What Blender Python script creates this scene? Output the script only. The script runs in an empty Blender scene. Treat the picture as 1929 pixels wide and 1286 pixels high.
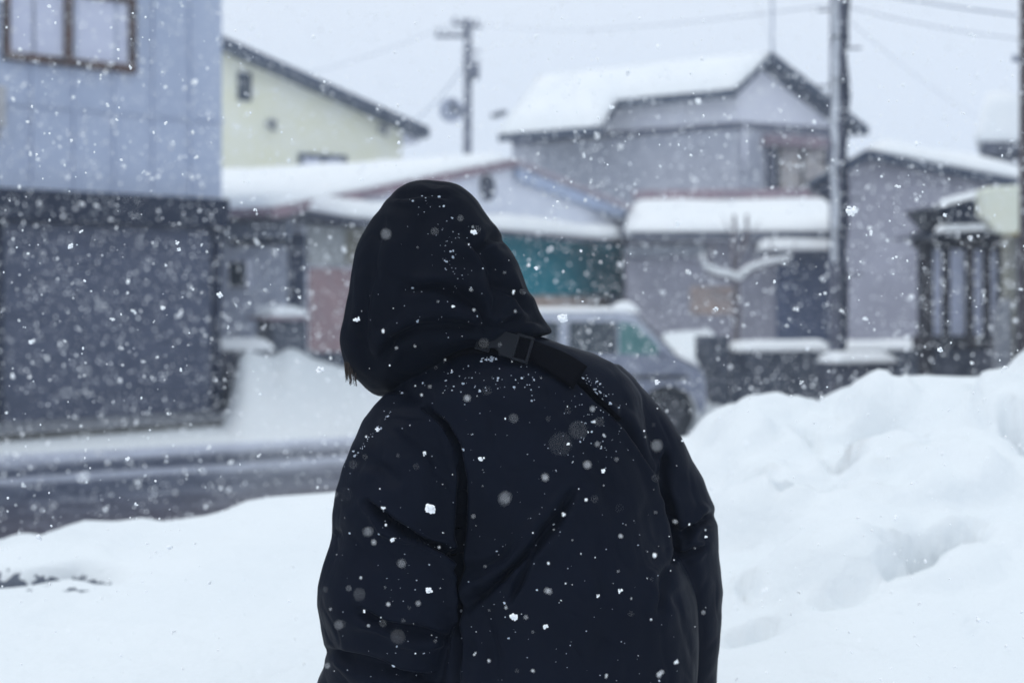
import bpy, bmesh, math, random
import numpy as np
from mathutils import Vector, Matrix, noise
from mathutils.bvhtree import BVHTree
random.seed(7)
SC = bpy.context.scene
COL = SC.collection
# ------------------------------------------------------------ camera, world, sun, exposure
F, CX, HY, HC = 2679.0, 964.5, 565.0, 1.6          # focal length in photo pixels, centre, horizon row, eye height
cam = bpy.data.cameras.new('camera'); camo = bpy.data.objects.new('camera', cam); COL.objects.link(camo)
camo.location = (0, 0, HC); camo.rotation_euler = (math.pi/2, 0, 0)
cam.sensor_width = 36.0; cam.lens = 36.0*F/1929.0
cam.shift_y = (HY-643.0)/1929.0
cam.clip_start = 0.05; cam.clip_end = 4000
cam.dof.use_dof = True; cam.dof.focus_distance = 2.22; cam.dof.aperture_fstop = 3.1; cam.dof.aperture_blades = 0
SC.camera = camo
w = bpy.data.worlds.new('World'); SC.world = w; w.use_nodes = True
nt = w.node_tree; nt.nodes.clear()
out = nt.nodes.new('ShaderNodeOutputWorld'); bg = nt.nodes.new('ShaderNodeBackground')
sky = nt.nodes.new('ShaderNodeTexSky'); sky.sky_type = 'NISHITA'; sky.sun_disc = False
SUN_EL, SUN_ROT = math.radians(62), math.radians(245)
sky.sun_elevation = SUN_EL; sky.sun_rotation = SUN_ROT
# overcast: a bright cloud layer, brighter towards the zenith, over the sky
tc = nt.nodes.new('ShaderNodeTexCoord'); sep = nt.nodes.new('ShaderNodeSeparateXYZ')
ramp = nt.nodes.new('ShaderNodeValToRGB')
ramp.color_ramp.elements[0].position = 0.0; ramp.color_ramp.elements[0].color = (.665, .75, .895, 1)
ramp.color_ramp.elements[1].position = 0.95; ramp.color_ramp.elements[1].color = (.82, .91, .98, 1)
e_ = ramp.color_ramp.elements.new(.3); e_.color = (.83, .90, .99, 1)
sc_ = nt.nodes.new('ShaderNodeVectorMath'); sc_.operation = 'SCALE'; sc_.inputs['Scale'].default_value = 10.0
mx = nt.nodes.new('ShaderNodeMix'); mx.data_type = 'RGBA'; mx.inputs['Factor'].default_value = 0.93
nt.links.new(tc.outputs['Generated'], sep.inputs[0]); nt.links.new(sep.outputs['Z'], ramp.inputs[0])
nt.links.new(ramp.outputs['Color'], sc_.inputs[0])
nt.links.new(sky.outputs['Color'], mx.inputs['A']); nt.links.new(sc_.outputs['Vector'], mx.inputs['B'])
nt.links.new(mx.outputs['Result'], bg.inputs['Color']); bg.inputs['Strength'].default_value = 0.1
nt.links.new(bg.outputs[0], out.inputs[0])
sl = bpy.data.lights.new('sun', 'SUN'); sl.energy = 0.75; sl.angle = math.radians(16); sl.color = (1, .97, .93)
so = bpy.data.objects.new('sun', sl); COL.objects.link(so)
sd = Vector((math.sin(SUN_ROT)*math.cos(SUN_EL), math.cos(SUN_ROT)*math.cos(SUN_EL), math.sin(SUN_EL)))
so.rotation_euler = sd.to_track_quat('Z', 'Y').to_euler(); so.location = (0, 0, 30)
SC.view_settings.view_transform = 'Standard'; SC.view_settings.look = 'None'
SC.view_settings.gamma = 1.0; SC.view_settings.exposure = 0.08
SC.render.engine = 'CYCLES'
SC.cycles.use_denoising = True
SC.cycles.max_bounces = 6; SC.cycles.diffuse_bounces = 3; SC.cycles.volume_bounces = 1
SC.cycles.transparent_max_bounces = 8
SC.cycles.use_adaptive_sampling = False

# ------------------------------------------------------------ materials
def mat(name, c, rough=0.8, c2=None, scale=3.0, stretch=(1, 1, 1), bump=0.0, bscale=40.0, spec=0.3, metal=0.0, sheen=0.0,
        lo=.35, hi=.65, coat=0.0):
    m = bpy.data.materials.new(name); m.use_nodes = True
    t = m.node_tree; b = t.nodes['Principled BSDF']
    b.inputs['Roughness'].default_value = rough; b.inputs['Metallic'].default_value = metal
    b.inputs['Specular IOR Level'].default_value = spec
    if sheen: b.inputs['Sheen Weight'].default_value = sheen; b.inputs['Sheen Roughness'].default_value = .5
    if coat: b.inputs['Coat Weight'].default_value = coat
    if c2 is None: c2 = tuple(v*0.82 for v in c)
    g = t.nodes.new('ShaderNodeNewGeometry'); mp = t.nodes.new('ShaderNodeMapping'); mp.inputs['Scale'].default_value = stretch
    n = t.nodes.new('ShaderNodeTexNoise'); n.inputs['Scale'].default_value = scale; n.inputs['Detail'].default_value = 6
    mr = t.nodes.new('ShaderNodeMapRange'); mr.inputs['From Min'].default_value = lo; mr.inputs['From Max'].default_value = hi
    x = t.nodes.new('ShaderNodeMix'); x.data_type = 'RGBA'
    x.inputs['A'].default_value = (*c, 1); x.inputs['B'].default_value = (*c2, 1)
    t.links.new(g.outputs['Position'], mp.inputs[0]); t.links.new(mp.outputs[0], n.inputs['Vector'])
    t.links.new(n.outputs['Fac'], mr.inputs['Value']); t.links.new(mr.outputs[0], x.inputs['Factor'])
    t.links.new(x.outputs['Result'], b.inputs['Base Color'])
    if bump:
        n2 = t.nodes.new('ShaderNodeTexNoise'); n2.inputs['Scale'].default_value = bscale; n2.inputs['Detail'].default_value = 5
        t.links.new(g.outputs['Position'], n2.inputs['Vector'])
        bp = t.nodes.new('ShaderNodeBump'); bp.inputs['Strength'].default_value = 1.0; bp.inputs['Distance'].default_value = bump
        t.links.new(n2.outputs['Fac'], bp.inputs['Height']); t.links.new(bp.outputs[0], b.inputs['Normal'])
    return m
M = {}
M['snow'] = mat('snow', (0.79, 0.825, 0.85), .9, (0.76, 0.8, 0.83), 2.0, bump=.016, bscale=12, spec=.15)
M['roof_snow'] = mat('roof_snow', (0.87, 0.89, 0.91), .9, (0.83, 0.86, 0.89), 1.2, bump=.02, bscale=3, spec=.15)
M['flake'] = mat('flake', (.97, .98, 1.0), .7, (.93, .96, 1.0), 50, spec=.2)
M['melting'] = mat('melting_flake', (.40, .45, .54), .6, (.62, .68, .78), 35, spec=.2)
M['siding'] = mat('pale_siding', (0.5, 0.565, 0.715), .6, (0.45, 0.515, 0.665), 1.1, (1, 1, .35))
M['dark_band'] = mat('dark_fascia', (0.009, 0.016, 0.042), .6, (0.018, 0.027, 0.056), 4)
M['shutter'] = mat('dark_shutter', (0.118, 0.138, 0.205), .55, (0.092, 0.11, 0.17), 2, (1, 1, 3))
M['brown_metal'] = mat('brown_window_frame', (.13, .075, .06), .5, (.07, .06, .065), 5)
M['pane'] = mat('frosted_pane', (0.68, 0.71, 0.86), .25, (0.63, 0.66, 0.82), 2, (1, 1, 3), spec=.5)
M['dark_glass'] = mat('dark_glass', (.03, .045, .065), .1, (.05, .065, .085), 4, spec=.5)
M['grey_wall'] = mat('taupe_render', (0.5, 0.52, 0.6), .85, (0.42, 0.44, 0.52), 2.2)
M['taupe'] = mat('taupe_plaster', (.41, .405, .475), .85, (.335, .33, .39), 1.3)
M['pale_wall'] = mat('pale_gable_board', (0.9, 0.91, 0.99), .8, (0.84, 0.85, 0.95), 2.5)
M['cream'] = mat('cream_render', (0.93, 0.93, 0.8), .8, (0.9, 0.89, 0.7), 1.0)
M['navy_fascia'] = mat('slate_fascia', (.055, .075, .12), .6)
M['gable_wall'] = mat('grey_gable_wall', (0.86, 0.89, 0.98), .85, (0.78, 0.81, 0.91), 2.0)
M['red_flash'] = mat('faded_red_flashing', (0.34, 0.25, 0.29), .7, (0.26, 0.21, 0.25), 3)
M['pale_blue'] = mat('pale_blue_board', (0.48, 0.56, 0.74), .7)
M['teal'] = mat('teal_tarpaulin', (0.003, 0.27, 0.35), .6, (0.012, 0.31, 0.39), 3, (1, 1, 1.5), bump=.02, bscale=4)
M['beige'] = mat('beige_panel', (0.74, 0.63, 0.58), .8, (0.58, 0.44, 0.36), 2)
M['brick'] = mat('faded_pink_brick', (0.42, 0.29, 0.3), .9, (0.36, 0.27, 0.29), 4)
M['dark'] = mat('dark_stone', (0.06, 0.07, 0.1), .9, (0.12, 0.13, 0.17), 3.5)
M['stone'] = mat('weathered_stone', (0.06, 0.072, 0.1), .9, (0.12, 0.135, 0.17), 5, bump=.02, bscale=12)
M['wood'] = mat('dark_timber', (0.035, 0.042, 0.06), .8, (0.065, 0.058, 0.066), 5, (1, 1, .3))
M['lattice_panel'] = mat('grey_gate_panel', (0.7, 0.74, 0.92), .8, (0.54, 0.58, 0.74), 5)
M['sign'] = mat('cream_sign_enamel', (0.82, 0.83, 0.7), .5, (0.79, 0.82, 0.71), 3)
M['concrete'] = mat('concrete', (.30, .31, .34), .9, (.22, .235, .27), 5)
M['pole'] = mat('concrete_pole', (0.17, 0.18, 0.235), .85, (0.1, 0.11, 0.15), 6)
M['blue_section'] = mat('blue_grey_cladding', (0.11, 0.14, 0.235), .7, (0.085, 0.11, 0.19), 3)
M['bark'] = mat('bark', (0.14, 0.125, 0.14), .9, (0.22, 0.2, 0.22), 12)
M['wire'] = mat('wire', (0.36, 0.4, 0.5), .7)
M['car'] = mat('silver_car_paint', (0.22, 0.25, 0.34), .35, (0.34, 0.37, 0.47), 9, spec=.5, coat=.4, bump=.004, bscale=60)
M['rubber'] = mat('tyre_rubber', (0.035, 0.04, 0.05), .9)
M['rim'] = mat('wheel_rim', (0.07, 0.075, 0.09), .4, metal=.7)
M['teal_glass'] = mat('teal_glass', (0.05, 0.17, 0.18), .15, (0.09, 0.22, 0.23), 5, spec=.5)
M['lamp'] = mat('clear_lamp', (.5, .52, .55), .15, spec=.6)
M['coat'] = mat('black_nylon', (0.0048, 0.0072, 0.0155), .50, (0.0038, 0.0058, 0.0125), 5, bump=.0005, bscale=220, spec=.035)
M['hood'] = mat('black_hood_nylon', (0.0044, 0.0064, 0.0125), .6, (0.0035, 0.005, 0.01), 5, bump=.0005, bscale=220, spec=.025)
M['webbing'] = mat('black_webbing', (0.003, 0.0035, 0.006), .85, (0.0025, 0.003, 0.005), 90, bump=.0006, bscale=300, spec=.02)
M['plastic'] = mat('black_plastic', (0.0065, 0.0085, 0.014), .38, (0.005, 0.007, 0.011), 30, spec=.14)
M['skin'] = mat('skin', (.55, .36, .27), .55, (.50, .31, .24), 20)
M['hair'] = mat('dark_brown_hair', (.04, .022, .016), .5, (.025, .015, .012), 60)
M['trouser'] = mat('dark_trouser_cloth', (.02, .022, .03), .9)
M['boot'] = mat('black_boot_leather', (.015, .015, .017), .5)
M['ac'] = mat('off_white_casing', (.50, .50, .52), .6)
M['signblue'] = mat('blue_plate', (.07, .13, .33), .5)
M['dirt'] = mat('olive_dirt', (.085, .08, .06), .95, (.16, .16, .16), 7)
M['curtain'] = mat('warm_curtain', (.56, .50, .45), .8, (.48, .46, .48), 6)

# ------------------------------------------------------------ helpers
def tag(o, label=None, cat=None, group=None, kind=None):
    if label: o['label'] = label
    if cat: o['category'] = cat
    if group: o['group'] = group
    if kind: o['kind'] = kind
    return o
def empty(name, loc, label, cat, group=None):
    o = bpy.data.objects.new(name, None); COL.objects.link(o); o.location = loc; o.empty_display_size = .2
    return tag(o, label, cat, group)
def link(name, me, m=None, parent=None, smooth=False):
    o = bpy.data.objects.new(name, me); COL.objects.link(o)
    if m: me.materials.append(m)
    if parent:
        o.parent = parent
        if parent.parent is None: o.matrix_parent_inverse = Matrix.Translation(-parent.location)
        # parts are modelled in world coordinates and keep them
    if smooth:
        for p in me.polygons: p.use_smooth = True
    return o
class MB:
    def __init__(s): s.v = []; s.f = []
    def add(s, vs, fs):
        k = len(s.v); s.v += [tuple(v) for v in vs]; s.f += [tuple(i+k for i in f) for f in fs]; return s
    def prism(s, pts, vec):
        n = len(pts); pts = [Vector(p) for p in pts]; vec = Vector(vec)
        vs = pts+[p+vec for p in pts]
        fs = [tuple(range(n)), tuple(range(2*n-1, n-1, -1))]+[(i, i+n, (i+1) % n+n, (i+1) % n) for i in range(n)]
        return s.add(vs, fs)
    def tube(s, pts, rad, n=10, caps=True):
        pts = [Vector(p) for p in pts]
        if not hasattr(rad, '__len__'): rad = [rad]*len(pts)
        vs = []; fs = []; up = Vector((0, 0, 1))
        for i, p in enumerate(pts):
            d = (pts[min(i+1, len(pts)-1)]-pts[max(i-1, 0)]).normalized()
            a = d.cross(up if abs(d.z) < .9 else Vector((0, 1, 0))).normalized(); b = d.cross(a)
            for k in range(n):
                t = 2*math.pi*k/n; vs.append(p+(a*math.cos(t)+b*math.sin(t))*rad[i])
        for i in range(len(pts)-1):
            for k in range(n):
                fs.append((i*n+k, i*n+(k+1) % n, (i+1)*n+(k+1) % n, (i+1)*n+k))
        if caps: fs += [tuple(range(n-1, -1, -1)), tuple(range((len(pts)-1)*n, len(pts)*n))]
        return s.add(vs, fs)
    def loft(s, rows, n=32):
        vs = []; fs = []
        for (c, a, b) in rows:
            for k in range(n):
                t = 2*math.pi*k/n; vs.append((c[0]+a*math.cos(t), c[1]+b*math.sin(t), c[2]))
        for i in range(len(rows)-1):
            for k in range(n): fs.append((i*n+k, i*n+(k+1) % n, (i+1)*n+(k+1) % n, (i+1)*n+k))
        fs += [tuple(range(n-1, -1, -1)), tuple(range((len(rows)-1)*n, len(rows)*n))]
        return s.add(vs, fs)
    def ball(s, c, r, nu=16, nv=10):
        if not hasattr(r, '__len__'): r = (r, r, r)
        vs = [(c[0], c[1], c[2]-r[2])]; fs = []
        for j in range(1, nv):
            p = -math.pi/2+math.pi*j/nv
            for k in range(nu):
                t = 2*math.pi*k/nu; vs.append((c[0]+r[0]*math.cos(p)*math.cos(t), c[1]+r[1]*math.cos(p)*math.sin(t), c[2]+r[2]*math.sin(p)))
        vs.append((c[0], c[1], c[2]+r[2])); T = len(vs)-1
        for k in range(nu):
            fs.append((0, 1+(k+1) % nu, 1+k)); fs.append((T, T-nu+k, T-nu+(k+1) % nu))
            for j in range(nv-2): fs.append((1+j*nu+k, 1+j*nu+(k+1) % nu, 1+(j+1)*nu+(k+1) % nu, 1+(j+1)*nu+k))
        return s.add(vs, fs)
    def build(s, name, m, parent=None, smooth=False, bevel=0, subdiv=0):
        me = bpy.data.meshes.new(name); me.from_pydata(s.v, [], s.f); me.update()
        bm = bmesh.new(); bm.from_mesh(me); bmesh.ops.recalc_face_normals(bm, faces=bm.faces); bm.to_mesh(me); bm.free()
        o = link(name, me, m, parent, smooth)
        if bevel:
            b = o.modifiers.new('bevel', 'BEVEL'); b.width = bevel; b.segments = 3; b.limit_method = 'ANGLE'
        return o
def P(px, py, Y): return Vector(((px-CX)/F*Y, Y, HC+(HY-py)/F*Y))
class Wall:
    """vertical plane through two ground points; s runs along it, off comes out towards the street"""
    def __init__(s, pxA, YA, pxB, YB):
        s.A = Vector(((pxA-CX)/F*YA, YA)); B = Vector(((pxB-CX)/F*YB, YB))
        s.d = (B-s.A).normalized(); s.n = Vector((s.d.y, -s.d.x))
        s.L = (B-s.A).length
    def s_of(s, px, off=0):
        o = s.A+s.n*off; k = (px-CX)/F      # o.x+d.x s = k (o.y+d.y s)
        return (k*o.y-o.x)/(s.d.x-k*s.d.y)
    def xy(s, t, off=0): return s.A+s.d*t+s.n*off
    def pt(s, px, py, off=0):
        t = s.s_of(px, off); q = s.xy(t, off); return Vector((q.x, q.y, HC+(HY-py)/F*q.y))
    def z_of(s, px, py, off=0): return s.pt(px, py, off).z
    def w(s, t, z, off=0): q = s.xy(t, off); return Vector((q.x, q.y, z))
    def rect(s, mb, s0, s1, z0, z1, o0, o1):
        return mb.prism([s.w(s0, z0, o0), s.w(s1, z0, o0), s.w(s1, z1, o0), s.w(s0, z1, o0)], s.n.to_3d()*(o1-o0))
    def poly(s, mb, szs, o0, o1):
        return mb.prism([s.w(a, z, o0) for a, z in szs], s.n.to_3d()*(o1-o0))
    def prect(s, mb, p0, q0, p1, q1, o0, o1):
        """pixel rectangle read at offset o1: heights from the left column's top and bottom"""
        a, b = s.s_of(p0, o1), s.s_of(p1, o1); pm = (p0+p1)/2
        return s.rect(mb, a, b, s.z_of(pm, q1, o1), s.z_of(pm, q0, o1), o0, o1)
def gridmesh(name, x0, x1, y0, y1, step, fn, m, parent=None):
    nx = int((x1-x0)/step)+1; ny = int((y1-y0)/step)+1
    xs = np.linspace(x0, x1, nx); ys = np.linspace(y0, y1, ny)
    X, Y = np.meshgrid(xs, ys); Z = fn(X, Y)
    co = np.stack([X, Y, Z], -1).reshape(-1, 3)
    i = np.arange(nx*ny).reshape(ny, nx)
    f = np.stack([i[:-1, :-1], i[:-1, 1:], i[1:, 1:], i[1:, :-1]], -1).reshape(-1, 4)
    me = bpy.data.meshes.new(name); me.vertices.add(len(co)); me.vertices.foreach_set('co', co.ravel())
    me.loops.add(f.size); me.loops.foreach_set('vertex_index', f.ravel())
    me.polygons.add(len(f)); me.polygons.foreach_set('loop_start', np.arange(0, f.size, 4))
    me.update(); me.validate()
    return link(name, me, m, parent, True)
def vnoise(X, Y, s, seed=0, oct=3):
    """value noise, numpy, roughly -1..1"""
    r = np.random.RandomState(seed); tab = r.rand(256, 256)*2-1; Z = np.zeros_like(X); amp = 1; tot = 0
    for o in range(oct):
        u = X/s*(2**o)+37.7*o+seed; v = Y/s*(2**o)+11.3*o
        iu = np.floor(u).astype(int); iv = np.floor(v).astype(int); fu = u-iu; fv = v-iv
        fu = fu*fu*(3-2*fu); fv = fv*fv*(3-2*fv)
        g = lambda a, b: tab[a % 256, b % 256]
        Z += amp*((g(iu, iv)*(1-fu)+g(iu+1, iv)*fu)*(1-fv)+(g(iu, iv+1)*(1-fu)+g(iu+1, iv+1)*fu)*fv)
        tot += amp; amp *= .5
    return Z/tot
def sstep(a, b, x):
    t = np.clip((x-a)/(b-a), 0, 1); return t*t*(3-2*t)
def snowslab(name, pts, thick, parent, over=.06, rnd=1.1, seed=1, sub=.22, m='roof_snow', label=None):
    """snow lying on a (possibly tilted) quad pts a,b,c,d: soft edges, uneven top"""
    a, b, c, d = [Vector(p) for p in pts]
    nu = max(4, int((b-a).length/sub)); nv = max(4, int((d-a).length/sub))
    nu = min(nu, 60); nv = min(nv, 40)
    top = []; bot = []
    for j in range(nv+1):
        for i in range(nu+1):
            u = i/nu; v = j/nv
            p = (a*(1-u)+b*u)*(1-v)+(d*(1-u)+c*u)*v
            e = min(u*(b-a).length, (1-u)*(b-a).length, v*(d-a).length, (1-v)*(d-a).length)
            h = thick*(1-max(0, 1-e/(thick*rnd))**2*.85)
            h *= 1+.22*noise.noise(p*0.9+Vector((seed*7.1, 0, 0)))+.10*noise.noise(p*2.6+Vector((0, seed*3.3, 0)))
            top.append(p+Vector((0, 0, h))); bot.append(p+Vector((0, 0, .004)))
    n1 = nu+1; N = len(top); fs = []
    for j in range(nv):
        for i in range(nu):
            q = j*n1+i; fs.append((q, q+1, q+n1+1, q+n1)); fs.append((N+q, N+q+n1, N+q+n1+1, N+q+1))
    for i in range(nu):
        fs.append((i, N+i, N+i+1, i+1)); q = nv*n1+i; fs.append((q, q+1, N+q+1, N+q))
    for j in range(nv):
        q = j*n1; fs.append((q, q+n1, N+q+n1, N+q)); q = j*n1+nu; fs.append((q, N+q, N+q+n1, q+n1))
    mb = MB(); mb.add(top+bot, fs)
    return mb.build(name, M[m], parent, True)

# ------------------------------------------------------------ ground, street, snow banks
def gfn(X, Y):
    return -0.02+0*X
g = gridmesh('ground', -900, 900, -60, 1740, 60, gfn, M['snow']); tag(g, kind='structure')
SD = Vector((.86, .51)).normalized(); SN = Vector((SD.y, -SD.x))     # street direction; SN points to the camera side
S0 = Vector((-4.62, 15.1))                                            # a point of the far street edge
sm = bpy.data.materials.new('slushy_asphalt'); sm.use_nodes = True
t = sm.node_tree; b = t.nodes['Principled BSDF']; b.inputs['Roughness'].default_value = .38; b.inputs['Specular IOR Level'].default_value = .4
gN = t.nodes.new('ShaderNodeNewGeometry')
def vdot(vec):
    n = t.nodes.new('ShaderNodeVectorMath'); n.operation = 'DOT_PRODUCT'; n.inputs[1].default_value = vec
    t.links.new(gN.outputs['Position'], n.inputs[0]); return n.outputs['Value']
al = vdot((SD.x, SD.y, 0)); ac = vdot((SN.x, SN.y, 0))
comb = t.nodes.new('ShaderNodeCombineXYZ')
def math_(op, a, b=None):
    n = t.nodes.new('ShaderNodeMath'); n.operation = op
    for k, v in enumerate((a, b)):
        if v is None: continue
        if isinstance(v, (int, float)): n.inputs[k].default_value = v
        else: t.links.new(v, n.inputs[k])
    return n.outputs[0]
acr = math_('SUBTRACT', ac, SN.x*S0.x+SN.y*S0.y)
t.links.new(math_('MULTIPLY', al, .22), comb.inputs[0]); t.links.new(math_('MULTIPLY', acr, 1.6), comb.inputs[1])
n1 = t.nodes.new('ShaderNodeTexNoise'); n1.inputs['Scale'].default_value = 1.3; n1.inputs['Detail'].default_value = 7; t.links.new(comb.outputs[0], n1.inputs['Vector'])
wob = math_('ADD', acr, math_('MULTIPLY', math_('SUBTRACT', n1.outputs['Fac'], .5), 2.0))
rp = t.nodes.new('ShaderNodeValToRGB'); t.links.new(math_('DIVIDE', wob, 8.0), rp.inputs[0])
cr = rp.color_ramp; cr.interpolation = 'EASE'
stops = [(0.0, .90), (.05, .85), (.08, .55), (.13, .42), (.165, .05), (.235, .0), (.27, .55), (.31, .45), (.345, .05), (.42, .0), (.46, .16), (.5, .02), (.7, .0), (.95, .06)]
for i, (p, v) in enumerate(stops):
    e = cr.elements[i] if i < 2 else cr.elements.new(p)
    e.position = p; e.color = (v, v, v, 1)
n2 = t.nodes.new('ShaderNodeTexNoise'); n2.inputs['Scale'].default_value = 3.2; n2.inputs['Detail'].default_value = 6; t.links.new(gN.outputs['Position'], n2.inputs['Vector'])
msk = math_('ADD', rp.outputs[0], math_('MULTIPLY', math_('SUBTRACT', n2.outputs['Fac'], .5), .65))
mA = t.nodes.new('ShaderNodeMix'); mA.data_type = 'RGBA'; mA.inputs['A'].default_value = (.036, .046, .078, 1); mA.inputs['B'].default_value = (.055, .046, .060, 1)
mr = t.nodes.new('ShaderNodeMapRange'); mr.inputs['From Min'].default_value = 3.2; mr.inputs['From Max'].default_value = 5.5; t.links.new(wob, mr.inputs['Value'])
t.links.new(mr.outputs[0], mA.inputs['Factor'])
mB = t.nodes.new('ShaderNodeMix'); mB.data_type = 'RGBA'; mB.inputs['B'].default_value = (.64, .69, .82, 1); mB.clamp_factor = True
t.links.new(msk, mB.inputs['Factor']); t.links.new(mA.outputs['Result'], mB.inputs['A']); t.links.new(mB.outputs['Result'], b.inputs['Base Color'])
bp = t.nodes.new('ShaderNodeBump'); bp.inputs['Distance'].default_value = .02; t.links.new(n2.outputs['Fac'], bp.inputs['Height']); t.links.new(bp.outputs[0], b.inputs['Normal'])
mb = MB(); q = [S0-SD*60, S0+SD*90, S0+SD*90+SN*8.5, S0-SD*60+SN*8.5]
mb.add([(v.x, v.y, 0) for v in q], [(0, 1, 2, 3)])
tag(mb.build('street', sm), kind='structure')

CREST = [(-2500, 1000), (-900, 1035), (-300, 1020), (0, 1017), (25, 1007), (45, 1005), (70, 1010), (100, 999), (155, 981), (213, 983), (262, 976), (302, 983), (347, 977), (388, 971),
         (421, 962), (462, 944), (511, 936), (625, 928), (800, 905), (1000, 870), (1200, 838), (1290, 822), (1300, 820), (1307, 812), (1318, 795), (1333, 780), (1368, 762), (1426, 753),
         (1450, 757), (1462, 763), (1484, 765), (1511, 774), (1532, 767), (1553, 748), (1582, 733), (1630, 718), (1694, 709), (1742, 706), (1806, 709),
         (1864, 709), (1884, 705), (1908, 687), (1929, 662), (1990, 620), (2200, 600), (3000, 640), (5000, 700)]
cpx = np.array([c[0] for c in CREST], float); cpy = np.array([c[1] for c in CREST], float)
def bankZ(X, Y):
    yc = 5.0+.12*np.sin(X*1.7+.4)
    px = CX+F*X/yc
    pyc = np.interp(px, cpx, cpy)
    hc = HC+(HY-pyc)/F*yc
    right = sstep(.2, .9, X)
    h0 = .70+.08*right                       # level of the snow at y = 3
    u = np.clip((Y-2.95)/(yc-2.95), 0, 1.0)
    uu = u*(1-right*.45)+right*.45*(1-(1-u)**2)    # right heap climbs convexly
    Z = h0+(hc-h0)*uu
    n = vnoise(X, Y, .9, 3, 2)*.03*sstep(3.0, 3.6, Y)*(1-sstep(yc-.5, yc-.05, Y))
    n += ((1-2.2*np.abs(vnoise(X, Y, .42, 5, 3)))*.045+vnoise(X, Y, .21, 6, 2)*.022)*right*sstep(3.2, 3.9, Y)*(1-sstep(yc-.45, yc-.02, Y))
    n += (1-2.4*np.abs(vnoise(X, Y, .17, 15, 2)))*.015*right*sstep(3.1, 3.7, Y)*(1-sstep(yc-.35, yc-.05, Y))
    n += vnoise(X, Y, .10, 9, 3)*.006*(.4+.6*right)
    Z = Z+n
    def clod(cx, cy, rx, ry, h, skew=0.):
        nonlocal Z
        dx = (X-cx)+skew*(Y-cy); dy = (Y-cy)
        r2 = (dx/rx)**2+(dy/ry)**2
        Z = Z+1.35*h*np.sqrt(np.clip(1-r2, 0, None))*np.clip((1-r2)*2.2, 0, 1)*(1-sstep(yc-.40, yc-.08, Y))
    def dent(cx, cy, rx, ry, h, rot=0.):
        nonlocal Z
        c, s = math.cos(rot), math.sin(rot); dx = (X-cx)*c+(Y-cy)*s; dy = -(X-cx)*s+(Y-cy)*c
        # sharp far wall, soft near wall
        r2 = (dx/rx)**2+(np.where(dy > 0, dy/(ry*.35), dy/(ry*1.4)))**2
        Z = Z-2.3*h*np.exp(-(r2*1.5)**1.3)
    rnd = random.Random(5)
    def at(px, py, Yv): return (px-CX)/F*Yv
    # clods of the right heap, and the hollows under them
    for (px, Yv, rx, ry, h) in [(1420, 4.75, .19, .2, .05), (1370, 4.5, .17, .15, .06), (1590, 4.6, .16, .18, .05), (1650, 4.55, .13, .14, .06),
                                (1475, 4.15, .20, .14, .03), (1440, 3.9, .16, .12, .04), (1640, 4.1, .22, .14, .06), (1740, 3.9, .26, .16, .06), (1600, 3.75, .2, .14, .03),
                                (1390, 3.9, .12, .1, .04), (1800, 4.45, .2, .16, .04), (1915, 4.35, .16, .2, .11), (1840, 4.1, .15, .12, .03), (1500, 3.55, .22, .13, .03), (1700, 3.5, .3, .14, .03)]:
        clod(at(px, 0, Yv), Yv, rx, ry, h, rnd.uniform(-.4, .4))
    for (px, Yv, rx, ry, h, ro) in [(1648, 4.42, .075, .07, .07, 0), (1590, 4.15, .06, .07, .08, -.5), (1540, 4.22, .03, .07, .07, .5), (1515, 3.93, .09, .05, .09, .45),
                                    (1760, 3.62, .15, .05, .10, .42), (1700, 3.5, .10, .05, .06, .6), (1430, 4.1, .05, .05, .04, -.5), (1905, 4.2, .03, .11, .09, .1), (1740, 4.3, .010, .03, .03, 0),
                                    (1405, 3.55, .03, .07, .03, 0), (1600, 3.4, .12, .05, .03, .3), (1420, 3.35, .09, .04, .03, .3), (1510, 4.5, .03, .12, .04, .1)]:
        dent(at(px, 0, Yv), Yv, rx, ry, h, ro)
    # gully in the left bank
    gx = np.clip((-1.12-X)/.45, 0, 1)
    yg = 4.18+.04*np.sin(X*9)+.02*np.sin(X*23)
    Z = Z-.14*np.sqrt(gx)*np.exp(-((Y-yg)/.075)**4)+.05*gx*np.exp(-((Y-4.5)/.20)**2)+.015*gx*np.exp(-((Y-3.97)/.12)**2)
    # back of the bank down to the street, front down to the trodden path
    back = sstep(0, 1.15, Y-yc)
    Z = np.where(Y > yc, hc*(1-back)-.05*back+vnoise(X, Y, .3, 8, 2)*.03*back, Z)
    front = sstep(2.96, 2.72, Y)if False else 1-np.clip((Y-2.70)/.26, 0, 1)
    front = front*front*(3-2*front)
    path = .06+vnoise(X, Y, .35, 12, 3)*.03
    return Z*(1-front)+path*front
ms = M['snow'].copy(); ms.name = 'bank_snow'
t = ms.node_tree; b = t.nodes['Principled BSDF']
# soil and grit laid bare at the bottom of the gully
gN = t.nodes.new('ShaderNodeNewGeometry'); sp = t.nodes.new('ShaderNodeSeparateXYZ'); t.links.new(gN.outputs['Position'], sp.inputs[0])
def m2(op, a, b_=None):
    n = t.nodes.new('ShaderNodeMath'); n.operation = op
    for k, v in enumerate((a, b_)):
        if v is None: continue
        if isinstance(v, (int, float)): n.inputs[k].default_value = v
        else: t.links.new(v, n.inputs[k])
    return n.outputs[0]
nz = t.nodes.new('ShaderNodeTexNoise'); nz.inputs['Scale'].default_value = 22; nz.inputs['Detail'].default_value = 5; t.links.new(gN.outputs['Position'], nz.inputs['Vector'])
dy = m2('ABSOLUTE', m2('SUBTRACT', sp.outputs['Y'], 4.2))
lowz = m2('LESS_THAN', m2('ADD', sp.outputs['Z'], m2('MULTIPLY', m2('SUBTRACT', nz.outputs['Fac'], .5), .14)), .768)
neary = m2('LESS_THAN', dy, .20); leftx = m2('LESS_THAN', sp.outputs['X'], -1.2)
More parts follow.
